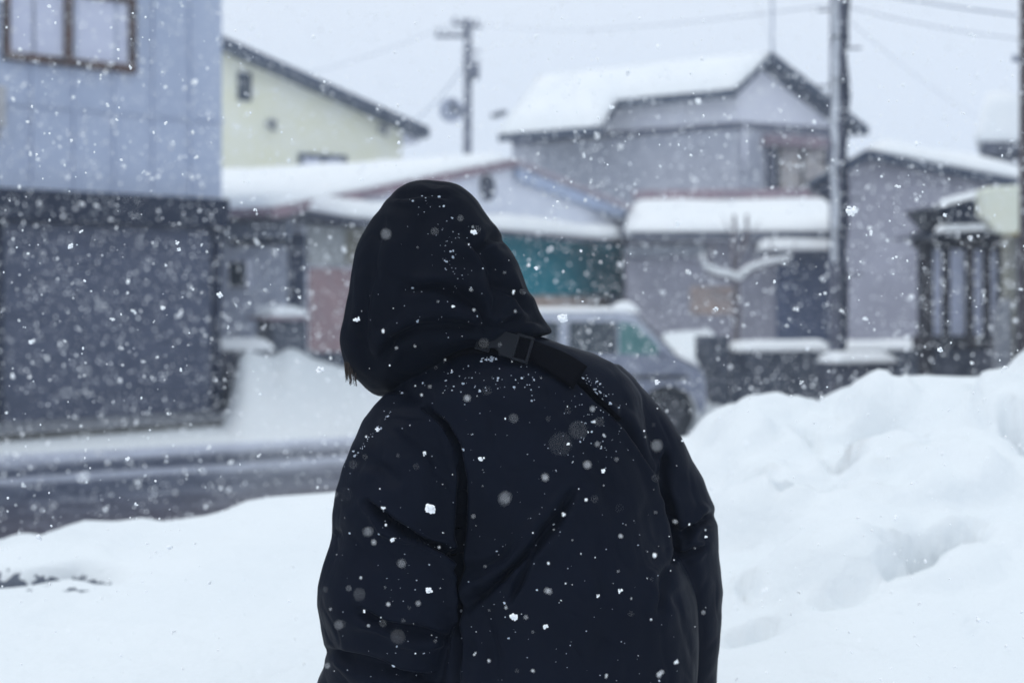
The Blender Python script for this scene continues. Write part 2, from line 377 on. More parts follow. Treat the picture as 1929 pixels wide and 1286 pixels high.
dm = m2('MULTIPLY', m2('MULTIPLY', lowz, neary), leftx)
old = b.inputs['Base Color'].links[0].from_socket
mm = t.nodes.new('ShaderNodeMix'); mm.data_type = 'RGBA'; mm.inputs['B'].default_value = (.13, .15, .19, 1)
t.links.new(dm, mm.inputs['Factor']); t.links.new(old, mm.inputs['A']); t.links.new(mm.outputs['Result'], b.inputs['Base Color'])
tag(gridmesh('snow_bank', -6, 6, -2.5, 6.6, .02, bankZ, ms), kind='structure')

# snow-covered yard beyond the street
LD = Vector((.768, .640)); L0 = Vector((-3.876, 19.0))
YC = [(300, 668), (415, 668), (470, 664), (512, 672), (545, 655), (562, 664), (590, 683), (640, 700), (700, 706), (900, 720), (1150, 740), (1230, 690), (1250, 640), (1335, 633), (1400, 700), (1700, 720), (3000, 720)]
ypx = np.array([c[0] for c in YC], float); ypy = np.array([c[1] for c in YC], float)
def yardZ(X, Y):
    px = CX+F*X/Y
    yt = 19.6
    h = HC+(HY-np.interp(px, ypx, ypy))/F*yt
    acr = (X-S0.x)*SN.x+(Y-S0.y)*SN.y           # negative beyond the street
    u = sstep(.1, 3.6, -acr)
    along_ = (X-L0.x)*LD.x+(Y-L0.y)*LD.y; past = np.maximum(sstep(-.05, 1.3, along_), sstep(.2, 1.5, -((X-L0.x)*LD.y-(Y-L0.y)*LD.x)))
    u = np.maximum(u*sstep(14, 18.8, Y)*sstep(-.02, .3, X+.204*Y), sstep(17.0, 18.2, Y)*sstep(.4, 1.3, X))
    pf = np.maximum(sstep(-.02, .3, X+.204*Y), sstep(.4, 1.3, X))
    Z = -.05+.07*sstep(.2, -.2, acr)*pf+h*u
    return Z+vnoise(X, Y, .8, 21, 3)*.06*u*pf-.1*sstep(-.1, .3, acr)
tag(gridmesh('snowy_yard', -5.2, 9, 13.5, 23.5, .09, yardZ, M['snow']), kind='structure')

# ------------------------------------------------------------ left building
L = Wall(0, 17.1, 418, 19.0)
s1 = L.s_of(418); s0 = -12.0
lb = empty('grey_building', L.w(s1, 0), 'two-storey building with pale blue-grey upper siding over a dark ground floor', 'building')
zb = L.z_of(418, 378); back = -L.n.to_3d()*7.5
mb = MB(); mb.prism([L.w(s0, zb, 0), L.w(s1, zb, 0), L.w(s1, 6.9, 0), L.w(s0, 6.9, 0)], back)
zj = L.z_of(300, 218)
k = s1-.07
for s in np.arange(s1-.45, s0, -.53):       # standing seams
    L.rect(mb, s-.02, s+.02, zb+.02, 6.88, 0.0025, .035)
mb.build('upper_wall', M['siding'], lb)
mb = MB(); L.rect(mb, s0, s1+.01, zj-.02, zj+.02, .015, .03); mb.build('joint_strip', M['siding'], lb)
mb = MB(); mb.prism([L.w(s0, .12, -.02), L.w(s1-.04, .12, -.02), L.w(s1-.04, zb-.003, -.02), L.w(s0, zb-.003, -.02)], back)
mb.build('lower_wall', M['shutter'], lb)
mb = MB()
for z in np.arange(.15, 2.50, .085):        # horizontal slats of the shutter
    mb.prism([L.w(s0+.1, z, -.015), L.w(s1-.16, z, -.015), L.w(s1-.16, z+.06, -.015), L.w(s0+.1, z+.06, -.015)], L.n.to_3d()*.028)
mb.build('shutter_slats', M['shutter'], lb)
sp_ = L.s_of(4)
for p, q, o0, o1 in ((s1-.155, s1-.035, -.015, .04), (sp_-.07, sp_, .015, .05)):
    mb = MB(); L.rect(mb, p, q, .12, 2.54, o0, o1); mb.build('door_post', M['dark_band'], lb)
mb = MB(); L.rect(mb, s0, L.s_of(432, .2), L.z_of(418, 430), zb+.01, .005, .22); mb.build('fascia_canopy', M['dark_band'], lb, bevel=.015)
mb = MB(); L.rect(mb, s0, s1+.02, -.02, .119, -.3, .07); mb.build('foundation', M['concrete'], lb)
# upper window
a0, a1, am = L.s_of(4), L.s_of(252), L.s_of(125); z0, z1 = L.z_of(200, 134), L.z_of(245, -2)
wf = MB()
for (p, q, r, s_) in [(a0, a1, z0, z0+.10), (a0, a1, z1-.07, z1), (a0, a0+.07, z0+.101, z1-.071), (a1-.09, a1, z0+.101, z1-.071), (am-.05, am+.05, z0+.101, z1-.071)]:
    L.rect(wf, p, q, r, s_, .003, .09)
wfo = wf.build('window', M['brown_metal'], lb)
for (p, q) in ((a0+.071, am-.051), (am+.051, a1-.091)):
    mb = MB(); L.rect(mb, p, q, z0+.102, z1-.072, .004, .035); mb.build('pane', M['pane'], wfo)
mb = MB(); mb.prism([L.w(s0-.3, 6.9, .5), L.w(s1+.4, 6.9, .5), L.w(s1+.4, 7.1, .5), L.w(s0-.3, 7.1, .5)], back*1.1); rf = mb.build('roof', M['navy_fascia'], lb)
snowslab('snow_cover', [L.w(s0-.3, 7.1, .5), L.w(s1+.4, 7.1, .5), L.w(s1+.4, 7.1, -7), L.w(s0-.3, 7.1, -7)], .4, rf, sub=.5)
mb = MB(); c = L.s_of(12, .35)
L.rect(mb, c-.75, c, L.z_of(5, 240, .3), L.z_of(5, 162, .3), .06, .36); ao = mb.build('air_conditioner', M['ac'], None, bevel=.02)
tag(ao, 'off-white box unit fixed to the siding below the brown window', 'air conditioner')
for p in (.7, .15):
    mb = MB(); L.rect(mb, c-p, c-p+.1, L.z_of(5, 262, .3), L.z_of(5, 241, .3), .002, .3); mb.build('bracket', M['ac'], ao)
# kerb, dirt strip and ploughed ridge along the wall
def kerbZ(s): return 0
mb = MB(); L.rect(mb, s0, s1+.15, -.02, .05, .075, .35); tag(mb.build('kerb', M['concrete'], bevel=.03), kind='structure')
mb = MB()
q = [L.w(s0, .012, .352), L.w(s1+.2, .012, .352), L.w(s1+.35, .012, .62), L.w(s1-4.2, .012, .95), L.w(s1-5.6, .012, 1.9), L.w(s0, .012, 2.6)]
mb.add(q, [tuple(range(6))]); tag(mb.build('dirt_verge', M['dirt']), kind='structure')

# ------------------------------------------------------------ cream house
Cw = Wall(425, 40, 760, 43)
ch = empty('cream_house', Cw.w(0, 0), 'pale yellow two-storey house with a long single-slope dark roof edge', 'house')
sl, sr = -6.0, Cw.s_of(757)
zl = lambda s: Cw.z_of(425, 80)+(s-0)*(Cw.z_of(805, 248)-Cw.z_of(425, 80))/Cw.s_of(805)
mb = MB(); mb.prism([Cw.w(sl, 0), Cw.w(sr, 0), Cw.w(sr, zl(sr)-.2), Cw.w(sl, zl(sl)-.2)], -Cw.n.to_3d()*9); mb.build('wall', M['cream'], ch)
mb = MB(); se = Cw.s_of(808, .5)
mb.prism([Cw.w(sl, zl(sl)-.32, .55), Cw.w(se, zl(se)-.32, .55), Cw.w(se, zl(se)-.02, .55), Cw.w(sl, zl(sl)-.02, .55)], -Cw.n.to_3d()*10)
rf = mb.build('roof', M['navy_fascia'], ch)
snowslab('snow_cover', [Cw.w(sl, zl(sl)-.018, .5), Cw.w(se-.05, zl(se)-.018, .5), Cw.w(se-.05, zl(se)-.018, -9), Cw.w(sl, zl(sl)-.018, -9)], .16, rf, sub=.4)
mb = MB(); mb.prism([Cw.w(sr-.0, zl(sr)-.75, .02), Cw.w(se-.1, zl(se)-.45, .02), Cw.w(se-.1, zl(se)-.33, .02), Cw.w(sr, zl(sr)-.33, .02)], -Cw.n.to_3d()*8); mb.build('soffit', M['pale_wall'], ch)
def win(Wl, p0, q0, p1, q1, parent, fm, pm, fw=.06, bars=0):
    a, b_ = Wl.s_of(p0), Wl.s_of(p1); z0 = Wl.z_of((p0+p1)/2, q1); z1 = Wl.z_of((p0+p1)/2, q0)
    f = MB()
    Wl.rect(f, a, b_, z0, z0+fw, .003, .08); Wl.rect(f, a, b_, z1-fw, z1, .003, .08)
    Wl.rect(f, a, a+fw, z0+fw+.001, z1-fw-.001, .003, .08); Wl.rect(f, b_-fw, b_, z0+fw+.001, z1-fw-.001, .003, .08)
    for k in range(bars):
        c = a+(b_-a)*(k+1)/(bars+1); Wl.rect(f, c-fw/2, c+fw/2, z0+fw+.001, z1-fw-.001, .003, .08)
    fo = f.build('window', M[fm], parent)
    p = MB(); Wl.rect(p, a+fw*.5, b_-fw*.5, z0+fw*.5, z1-fw*.5, .002, .03); p.build('pane', M[pm], fo)
    return fo
win(Cw, 447, 137, 472, 190, ch, 'navy_fascia', 'dark_glass', .08)
win(Cw, 562, 291, 652, 335, ch, 'navy_fascia', 'pane', .12, 1)
for px, py in ((508, 233), (718, 243)):
    mb = MB(); q = Cw.pt(px, py); mb.tube([q, q+Cw.n.to_3d()*.25, q+Cw.n.to_3d()*.3-Vector((0, 0, .2))], .12); mb.build('vent_hood', M['concrete'], ch, True)

# ------------------------------------------------------------ low gabled house with the teal sheet
G = Wall(965, 28, 965, 28.001); G.d = Vector((.4907, .8713)).normalized(); G.n = Vector((G.d.y, -G.d.x)); G.A = Vector((0, 28.0))
gh = empty('low_gabled_house', G.w(0, 0), 'single-storey house with a broad snowy gable, round vent and teal sheet on its front', 'house')
zr = G.z_of(965, 300); se_l = G.s_of(500); ze_l = G.z_of(500, 392); se_r = G.s_of(1232); ze_r = G.z_of(1230, 408)
sc_l = G.s_of(572); sc_r = G.s_of(1182)
zat = lambda s: zr+(ze_l-zr)*(s/se_l) if s < 0 else zr+(ze_r-zr)*(s/se_r)
B10 = -G.n.to_3d()*9
mb = MB(); mb.prism([G.w(sc_l, 0), G.w(sc_r, 0), G.w(sc_r, zat(sc_r)-.15), G.w(0, zr-.15), G.w(sc_l, zat(sc_l)-.15)], B10); mb.build('wall', M['gable_wall'], gh)
th = .12; ov = .10
mb = MB(); mb.prism([G.w(se_l, ze_l-th, ov), G.w(0, zr-th, ov), G.w(0, zr, ov), G.w(se_l, ze_l, ov)], B10*1.1)
mb.prism([G.w(0.001, zr-th, ov), G.w(se_r, ze_r-th, ov), G.w(se_r, ze_r, ov), G.w(0.001, zr, ov)], B10*1.1)
rf = mb.build('roof', M['red_flash'], gh)
bl = B10*1.08
o_ = ov-.02
snowslab('snow_cover', [G.w(se_l+.05, ze_l+.003, o_), G.w(0, zr+.003, o_), G.w(0, zr+.003, o_)+bl, G.w(se_l+.05, ze_l+.003, o_)+bl], .15, rf, sub=.3, seed=2)
snowslab('snow_cover', [G.w(0, zr+.003, o_), G.w(se_r-.05, ze_r+.003, o_), G.w(se_r-.05, ze_r+.003, o_)+bl, G.w(0, zr+.003, o_)+bl], .10, rf, sub=.3, seed=3)
mb = MB(); mb.prism([G.w(.02, zr-th-.04, ov+.02), G.w(se_r-.05, ze_r-th-.02, ov+.02), G.w(se_r-.1, ze_r-th-.26, ov+.02), G.w(.02, zr-th-.28, ov+.02)], -G.n.to_3d()*.06)
mb.build('barge_board', M['pale_blue'], gh)
mb = MB(); mb.prism([G.w(-.02, zr-.01, ov+.06), G.w(se_r, ze_r-.01, ov+.06), G.w(se_r, ze_r-th-.02, ov+.06), G.w(-.02, zr-th-.02, ov+.06)], -G.n.to_3d()*.055)
mb.build('verge_trim', mat('pink_grey_trim', (.40, .36, .42), .7), gh)
mb = MB(); mb.prism([G.w(se_l, ze_l-.01, ov+.05), G.w(-.03, zr-.01, ov+.05), G.w(-.03, zr-th-.04, ov+.05), G.w(se_l, ze_l-th-.04, ov+.05)], -G.n.to_3d()*.045)
mb.build('verge_trim', M['red_flash'], gh)
mb = MB(); c = G.pt(921, 353, .06); n3 = G.n.to_3d(); d3 = G.d.to_3d()
ring = [c+(d3*math.cos(a)+Vector((0, 0, 1))*math.sin(a))*.25 for a in np.linspace(0, 2*math.pi, 21)[:-1]]
mb.prism(ring, -n3*.058); mb.build('round_vent', M['dark'], gh)
# pent roof across the front
pa, pb = G.s_of(648, .9), G.s_of(1190, .9); zp = G.z_of(940, 434, .9)
mb = MB(); mb.prism([G.w(pa, zp, .95), G.w(pb, zp, .95), G.w(pb, zp+.16, .002), G.w(pa, zp+.16, .002)], Vector((0, 0, -.10))); pr = mb.build('pent_roof', M['dark'], gh)
snowslab('snow_cover', [G.w(pa, zp+.004, .93), G.w(pb, zp+.004, .93), G.w(pb, zp+.15, .02), G.w(pa, zp+.15, .02)], .26, pr, sub=.2, seed=5)
mb = MB(); G.rect(mb, G.s_of(900, .1), G.s_of(1174, .1), G.z_of(1060, 556, .1), zp+.1, .005, .09)
tsv = mb.build('teal_sheet', M['teal'], gh)
mb = MB(); G.rect(mb, G.s_of(960, .1), G.s_of(1122, .1), G.z_of(1060, 640, .1), G.z_of(1060, 558, .1), .004, .07); mb.build('panel', M['beige'], gh)
mb = MB(); G.rect(mb, G.s_of(1123, .1), G.s_of(1147, .1), G.z_of(1130, 650, .1), G.z_of(1130, 558, .1), .004, .10); mb.build('door', mat('ochre_door', (.22, .12, .07)), gh)
mb = MB(); G.prect(mb, 583, 428, 650, 500, .004, .06); mb.build('panel', mat('pale_board', (.50, .52, .53)), gh)
mb = MB(); G.prect(mb, 652, 428, 700, 500, .004, .05); mb.build('panel', mat('olive_board', (.30, .29, .24)), gh)
mb = MB(); G.prect(mb, 585, 506, 700, 700, .004, .05); mb.build('brick_panel', M['brick'], gh)
mb = MB(); G.prect(mb, 560, 420, 740, 428, .004, .08); mb.build('lintel', M['dark'], gh)
# side wall seen left of the corner
cxy = G.xy(sc_l); Sd = Wall(500, 20, 600, 20); Sd.A = cxy.copy(); Sd.d = Vector((G.n.x, G.n.y)); Sd.n = Vector((Sd.d.y, -Sd.d.x))
exy = G.xy(se_l, 0)
mb = MB(); Sd.rect(mb, -9, 0, ze_l-.42, ze_l-.15, .3, .36); mb.build('eave_board', mat('grey_eave_board', (.32, .36, .44)), gh)
win(Sd, 431, 490, 471, 545, gh, 'pale_wall', 'dark_glass', .03)
mb = MB(); Sd.prect(mb, 543, 440, 573, 640, .003, .05); mb.build('door', mat('slate_door', (.10, .12, .18)), gh)
mb = MB(); Sd.prect(mb, 435, 428, 540, 462, .003, .12); mb.build('grey_box', mat('storm_grey_board', (.17, .19, .24)), gh)  # flat dark grey box on the side wall, below the eave board
mb = MB(); Sd.prect(mb, 522, 427, 540, 440, .13, .17); mb.build('blue_plate', M['signblue'], gh)
# small lean-to, ledge beside it
ln = empty('lean_to_shed', P(545, 640, 19.8), 'small dark lean-to shed with a snowy top against the low house', 'shed')
Ln = Wall(505, 19.9, 585, 20.3)
mb = MB(); Ln.prect(mb, 514, 602, 578, 800, -.5, .0); mb.build('wall', M['stone'], ln)
mb = MB(); Ln.prect(mb, 508, 597, 584, 603, -.6, .08); rf = mb.build('roof', M['red_flash'], ln)
a_, b2 = Ln.s_of(509, .05), Ln.s_of(584, .05); zz = Ln.z_of(546, 596.5, .08)
snowslab('snow_cover', [Ln.w(a_, zz, .07), Ln.w(b2, zz, .07), Ln.w(b2, zz, -.58), Ln.w(a_, zz, -.58)], .17, rf, sub=.08)
Lw = Wall(300, 19.4, 515, 19.7)
lw = empty('low_block_wall', Lw.w(0, 0), 'low dark block wall topped with snow beside the dark shuttered building', 'wall')
mb = MB(); Lw.prect(mb, 300, 662, 516, 830, -.3, 0); mb.build('wall', M['dark'], lw)
a_, b2 = Lw.s_of(300), Lw.s_of(518); zz = Lw.z_of(460, 661)
snowslab('snow_cover', [Lw.w(a_, zz, .04), Lw.w(b2, zz, .04), Lw.w(b2, zz, -.34), Lw.w(a_, zz, -.34)], .17, lw, sub=.08)
Wb = Wall(575, 20.4, 720, 20.8)
mb = MB(); Wb.prect(mb, 560, 664, 760, 800, -.3, 0); o = mb.build('stone_footing', M['stone']); tag(o, 'rough dark stone footing below the faded pink panel', 'wall')

# ------------------------------------------------------------ two-storey house behind
BL = Wall(965, 40, 1390, 36); BR = Wall(1390, 36, 1635, 37.9)
bh = empty('grey_gabled_house', BL.w(BL.L, 0), 'large two-storey grey house with a snowy roof and pale pointed gable', 'house')
u3 = Vector((-BL.d.x, -BL.d.y, 0)); sC = BL.L
zbelt = BL.z_of(1390, 231)
C0 = BL.xy(sC); Rr = BR.s_of(1592)
def v3(xy, z): return Vector((xy.x, xy.y, z))
Lc = BL.xy(0); Rc = BR.xy(Rr); Bc = Rc+(Lc-C0)
base = [v3(Lc, 0), v3(C0, 0), v3(Rc, 0), v3(Bc, 0)]
mb = MB(); mb.prism(base, (0, 0, zbelt)); mb.build('wall', M['grey_wall'], bh)
mb = MB(); BL.rect(mb, 0, sC, zbelt-.16, zbelt+.02, .004, .06); BR.rect(mb, .001, Rr, zbelt-.16, zbelt+.02, .004, .06); mb.build('belt_board', mat('mauve_belt', (.15, .16, .22)), bh)
zc = BR.z_of(1388, 174); sap = BR.s_of(1455); za = BR.z_of(1455, 106); zrr = BR.z_of(1592, 216)
mb = MB(); mb.prism([BR.w(0, zbelt+.001), BR.w(Rr, zbelt+.001), BR.w(Rr, zrr), BR.w(sap, za), BR.w(0, zc)], u3*3.0)
BL.poly(mb, [(BL.s_of(1125), zbelt+.001), (sC-.01, zbelt+.001), (sC-.01, zc-.02), (BL.s_of(1158), zc-.02), (BL.s_of(1125), BL.z_of(1125, 236))], -.4, .001)
mb.build('gable_wall', M['pale_wall'], bh)
a1 = BR.pt(1455, 98, .5); a2 = BR.pt(1384, 168, .5); a3 = BR.pt(1637, 240, .5)
def along(p, px):
    k = (px-CX)/F; t_ = (k*p.y-p.x)/(u3.x-k*u3.y); return p+u3*t_
e = a2-a1
lowp = a1+e*1.75
r_b = along(a1, 1015)
p_up = along(a2, 1162); p_lo = along(lowp, 1132); p_end = along(lowp, 938)
dn = Vector((0, 0, -.2))
mb = MB(); mb.prism([a1, a2, p_up, r_b*.55+a1*.45], dn)
m2_ = r_b*.55+a1*.45
mb.prism([m2_, p_up, p_lo, p_end, r_b], dn)
mb.prism([a1+Vector((0, 0, .001)), r_b+Vector((0, 0, .001)), a3+u3*7.5, a3], dn)
rf = mb.build('roof', M['navy_fascia'], bh)
up = Vector((0, 0, .006))
snowslab('snow_cover', [a1+up, a2+up, along(a2, 1115)+up, m2_+u3*1.2+up], .22, rf, sub=.35, seed=8)
snowslab('snow_cover', [m2_+up, p_up+up, along(lowp, 1040)+up, r_b*.8+a1*.2+up], .22, rf, sub=.35, seed=9)
snowslab('snow_cover', [m2_+up, p_lo+up, p_end+up, r_b+up], .22, rf, sub=.35, seed=10)
snowslab('snow_cover', [a1+up*1.5, a3+up, a3+u3*7.4+up, r_b+up], .10, rf, sub=.35, seed=11)
mb = MB(); q = P(938, 216, 44); mb.tube([q+Vector((-.22, 0, -.05)), q+Vector((0, 0, -.0)), q+Vector((.22, .2, .09))], [.07, .1, .09]); mb.build('ridge_end', M['navy_fascia'], rf, True)
win(BR, 1463, 276, 1556, 376, bh, 'wood', 'curtain', .07, 1)
mb = MB(); BR.prect(mb, 1450, 256, 1562, 276, .004, .35); mb.build('window_hood', M['red_flash'], bh)
mb = MB(); BR.prect(mb, 1448, 280, 1460, 376, .004, .12); mb.build('shutter_box', mat('slate_box', (.11, .12, .17)), bh)
mb = MB(); q = BR.w(sC*0+.12, 0, .05); mb.tube([BR.w(.15, zbelt-1.3, .09), BR.w(.15, zbelt-.1, .09)], .05); mb.build('downpipe', M['pale_wall'], bh, True)
mb = MB(); mb.tube([a1, a1+Vector((0, 0, 3.6))], .03); mb.tube([a1+Vector((-.5, 0, 2.5)), a1+Vector((.5, 0, 2.5))], .02); mb.tube([a1+Vector((-.35, 0, 1.6)), a1+Vector((.35, 0, 1.6))], .02)
tag(mb.build('roof_antenna', M['wire']), 'thin tall aerial mast standing on the peak of the pointed gable', 'antenna')

# low wing in front of it
E = Wall(1178, 29.5, 1565, 29.0); EB = Vector((.105, .99, 0))
eh = empty('low_wing', E.w(0, 0), 'low annex with a flat snowy lean-to roof in front of the big grey house', 'building')
a_, b2 = E.s_of(1178), E.s_of(1640); ze = E.z_of(1370, 452)
mb = MB(); mb.prism([E.w(a_, 0), E.w(b2, 0), E.w(b2, ze), E.w(a_, ze)], EB*4.6); mb.build('wall', M['taupe'], eh)
ztop = E.z_of(1370, 392)+.55
mb = MB(); mb.prism([E.w(a_-.1, ze+.02, .5), E.w(b2, ze+.02, .5), E.w(b2, ze+.9, .5)+EB*5.1, E.w(a_-.1, ze+.9, .5)+EB*5.1], (0, 0, .12)); rf = mb.build('roof', M['dark'], eh)
snowslab('snow_cover', [E.w(a_, ze+.145, .48), E.w(b2, ze+.145, .48), E.w(b2, ze+1.02, .48)+EB*4.95, E.w(a_, ze+1.02, .48)+EB*4.95], .17, rf, sub=.3, seed=12)
mb = MB(); mb.prism([E.w(a_, ze+1.15, -4.4), E.w(b2, ze+1.15, -4.4), E.w(b2, ze+1.38, -4.4), E.w(a_, ze+1.38, -4.4)], -E.n.to_3d()*.1); mb.build('flashing', M['red_flash'], eh)
mb = MB(); E.rect(mb, a_, E.s_of(1330), ze-.32, ze-.12, .004, .25); mb.build('gutter', mat('pale_gutter', (.33, .35, .40)), eh)
mb = MB(); E.rect(mb, E.s_of(1462), b2, .0, ze-.2, .004, .10); mb.build('cladding', M['blue_section'], eh)
a3_, b3 = E.s_of(1428, .9), E.s_of(1640, .9); zq = E.z_of(1490, 472, .9)
mb = MB(); mb.prism([E.w(a3_, zq, 1.0), E.w(b3, zq, 1.0), E.w(b3, zq+.12, .105), E.w(a3_, zq+.12, .105)], (0, 0, -.08)); pc = mb.build('porch_roof', M['dark'], eh)
snowslab('snow_cover', [E.w(a3_, zq+.004, .98), E.w(b3, zq+.004, .98), E.w(b3, zq+.124, .11), E.w(a3_, zq+.124, .11)], .19, pc, sub=.12, seed=13)
mb = MB(); E.prect(mb, 1300, 540, 1382, 592, .004, .05); mb.build('window', mat('amber_blind', (.50, .38, .33), .6, (.38, .33, .33), 4), eh)

# ------------------------------------------------------------ right house
R = Wall(1592, 24, 1905, 24.8)
RB = Vector((.31, .95, 0))
rh = empty('taupe_house', R.w(0, 0), 'taupe rendered house under a thick snow roof right of the near utility pole', 'house')
zap = R.z_of(1615, 296); zlf = R.z_of(1592, 306); zrt = R.z_of(1905, 352); se_ = R.s_of(2100); zee = zap+(zrt-zap)*(se_-R.s_of(1615))/(R.s_of(1905)-R.s_of(1615))
mb = MB(); mb.prism([R.w(0, 0), R.w(se_, 0), R.w(se_, zee), R.w(R.s_of(1615), zap), R.w(0, zlf)], RB*7); mb.build('wall', M['taupe'], rh)
sa = R.s_of(1615)
mb = MB(); mb.prism([R.w(sa, zap-.05, .35), R.w(se_, zee-.05, .35), R.w(se_, zee+.09, .35), R.w(sa, zap+.09, .35)], RB*7.5)
sw = R.s_of(1518, .3); zw = R.z_of(1520, 355, .3)
mb.prism([R.w(sw, zw, .34), R.w(sa-.001, zap-.05, .34), R.w(sa-.001, zap+.09, .34), R.w(sw, zw+.1, .34)], RB*7.4)
rf = mb.build('roof', M['navy_fascia'], rh)
mb = MB(); mb.prism([R.w(sw, zw-.08, .36), R.w(R.s_of(1572), zw-.1, .36), R.w(R.s_of(1572), R.z_of(1572, 322), .36)], RB*.5); mb.build('eave_return', M['dark_band'], rf)
snowslab('snow_cover', [R.w(sa, zap+.095, .33), R.w(se_, zee+.095, .33), R.w(se_, zee+.095, .33)+RB*6.8, R.w(sa, zap+.095, .33)+RB*6.8], .26, rf, sub=.3, seed=15)
snowslab('snow_cover', [R.w(sw+.1, zw+.13, .3), R.w(sa, zap+.095, .3), R.w(sa, zap+.095, .3)+RB*6.8, R.w(sw+.1, zw+.13, .3)+RB*6.8], .07, rf, sub=.3, seed=16)

# far right house with a deep overhang of snow
T = Wall(1838, 30, 2200, 31)
th_ = empty('snow_laden_house', T.w(0, 0), 'house at the right edge whose eave carries a deep overhanging block of snow', 'house')
mb = MB(); mb.prism([T.w(T.s_of(1935), 0, -1), T.w(T.s_of(2300), 0, -1), T.w(T.s_of(2300), T.z_of(1900, 290), -1), T.w(T.s_of(1935), T.z_of(1900, 290), -1)], -T.n.to_3d()*5); mb.build('wall', M['grey_wall'], th_)
z_ = T.z_of(1890, 289)
mb = MB(); mb.prism([T.w(T.s_of(1847), z_, 0), T.w(T.s_of(2300), z_+.1, 0), T.w(T.s_of(2300), z_+.35, 0), T.w(T.s_of(1847), z_+.25, 0)], Vector((.34, .94, 0))*6.5); rf = mb.build('roof', M['dark'], th_)
snowslab('snow_cover', [T.w(T.s_of(1832), z_+.24, .1), T.w(T.s_of(2300), z_+.34, .1), T.w(T.s_of(2300), z_+.34, .1)+Vector((.34, .94, 0))*6.3, T.w(T.s_of(1832), z_+.24, .1)+Vector((.34, .94, 0))*6.3], 1.0, rf, rnd=.35, sub=.12, seed=17)

# ------------------------------------------------------------ timber gate, cream sign, gate pillar
Gt = Wall(1738, 16.0, 1900, 16.3)
gt = empty('timber_gate', Gt.w(0, 0), 'dark timber lattice gate with a small tiled roof beside the cream sign', 'gate')
mb = MB(); Gt.prect(mb, 1750, 455, 1892, 840, -.06, -.02); mb.build('panel', M['lattice_panel'], gt)
for (p, q) in ((1741, 1758), (1780, 1790), (1824, 1835), (1858, 1867), (1884, 1897)):
    mb = MB(); Gt.prect(mb, p, 446, q, 845, -.1, .04); mb.build('post', M['wood'], gt)
for (y0, y1) in ((438, 468), (632, 656)):
    mb = MB(); Gt.prect(mb, 1732, y0, 1898, y1, -.08, .07); mb.build('beam', M['wood'], gt)
mb = MB(); Gt.prect(mb, 1759, 657, 1883, 842, -.1, .055); mb.build('kick_board', M['dark'], gt)
mb = MB(); q0 = Gt.pt(1722, 446, .35); q1 = Gt.pt(1765, 440, .35)
mb.prism([Gt.pt(1768, 392, .4), Gt.pt(1856, 371, .4), Gt.pt(1900, 372, .4), Gt.pt(1900, 442, .3), Gt.pt(1800, 432, .3)], -Gt.n.to_3d()*.7)
mb.prism([Gt.pt(1716, 450, .3), Gt.pt(1790, 432, .3), Gt.pt(1898, 432, .3), Gt.pt(1898, 446, .3), Gt.pt(1750, 449, .3)], -Gt.n.to_3d()*.5)
rf = mb.build('gate_roof', M['dark_band'], gt)
snowslab('snow_cover', [Gt.pt(1766, 391, .42), Gt.pt(1858, 369, .42), Gt.pt(1858, 366, -.3), Gt.pt(1766, 389, -.3)], .075, rf, sub=.06, seed=18)
snowslab('snow_cover', [Gt.pt(1760, 438, .4), Gt.pt(1880, 434, .4), Gt.pt(1880, 430, .3), Gt.pt(1760, 433, .3)], .07, rf, sub=.06, seed=19)
Sg = Wall(1848, 14.8, 1935, 15.0)
sg = empty('cream_sign_board', Sg.pt(1929, 560), 'blank cream signboard with cut lower corner at the right edge', 'sign')
mb = MB(); mb.prism([Sg.pt(1851, 358), Sg.pt(1870, 352), Sg.pt(1960, 345), Sg.pt(1960, 432), Sg.pt(1893, 442), Sg.pt(1877, 437), Sg.pt(1852, 408)], -Sg.n.to_3d()*.12); mb.build('board', M['sign'], sg, bevel=.02)
mb = MB(); Sg.prect(mb, 1898, 436, 1925, 443, -.1, -.01); mb.build('bottom_trim', mat('ochre_trim', (.35, .27, .08)), sg)
mb = MB(); Sg.prect(mb, 1930, 443, 1945, 860, -.14, -.02); mb.build('post', M['pole'], sg)
Sp = Wall(1896, 15.2, 1960, 15.3)
mb = MB(); Sp.prect(mb, 1897, 444, 1990, 855, -.1, 0); tag(mb.build('cream_pillar', mat('cream_pillar_paint', (.42, .42, .35), .8, (.33, .33, .32), 3)), 'narrow cream wall pillar just below the blank signboard', 'pillar')
Ap = Wall(1874, 14.9, 1904, 15.0)
mb = MB(); mb.prism([Ap.pt(1872, 860), Ap.pt(1910, 860), Ap.pt(1905, 560), Ap.pt(1884, 572), Ap.pt(1878, 600)], -Ap.n.to_3d()*.07); tag(mb.build('upright_slab', M['concrete'], bevel=.02), 'leaning grey slab upright at the foot of the cream pillar', 'slab')

# stone wall and its snow caps
Sw = Wall(1335, 17.6, 1760, 18.4)
sw_ = empty('stone_garden_wall', Sw.w(0, 0), 'long dark stone garden wall capped with snow below the utility pole', 'wall')
mb = MB(); Sw.prect(mb, 1376, 663, 1573, 820, -.35, 0); Sw.prect(mb, 1575, 660, 1760, 820, -.35, -.03); mb.build('wall', M['stone'], sw_)
mb = MB(); Sw.prect(mb, 1335, 633, 1375, 820, -.4, .06); mb.build('pier', M['stone'], sw_, bevel=.02)
for (p, q, y, sd_) in ((1380, 1568, 662, 20), (1590, 1736, 660, 21)):
    a_, b2 = Sw.s_of(p), Sw.s_of(q); zz = Sw.z_of((p+q)/2, y)
    snowslab('snow_cover', [Sw.w(a_, zz, .05), Sw.w(b2, zz, .05), Sw.w(b2, zz, -.4), Sw.w(a_, zz, -.4)], .13, sw_, sub=.06, seed=sd_)
Sb = Wall(1565, 16.4, 1695, 16.7)
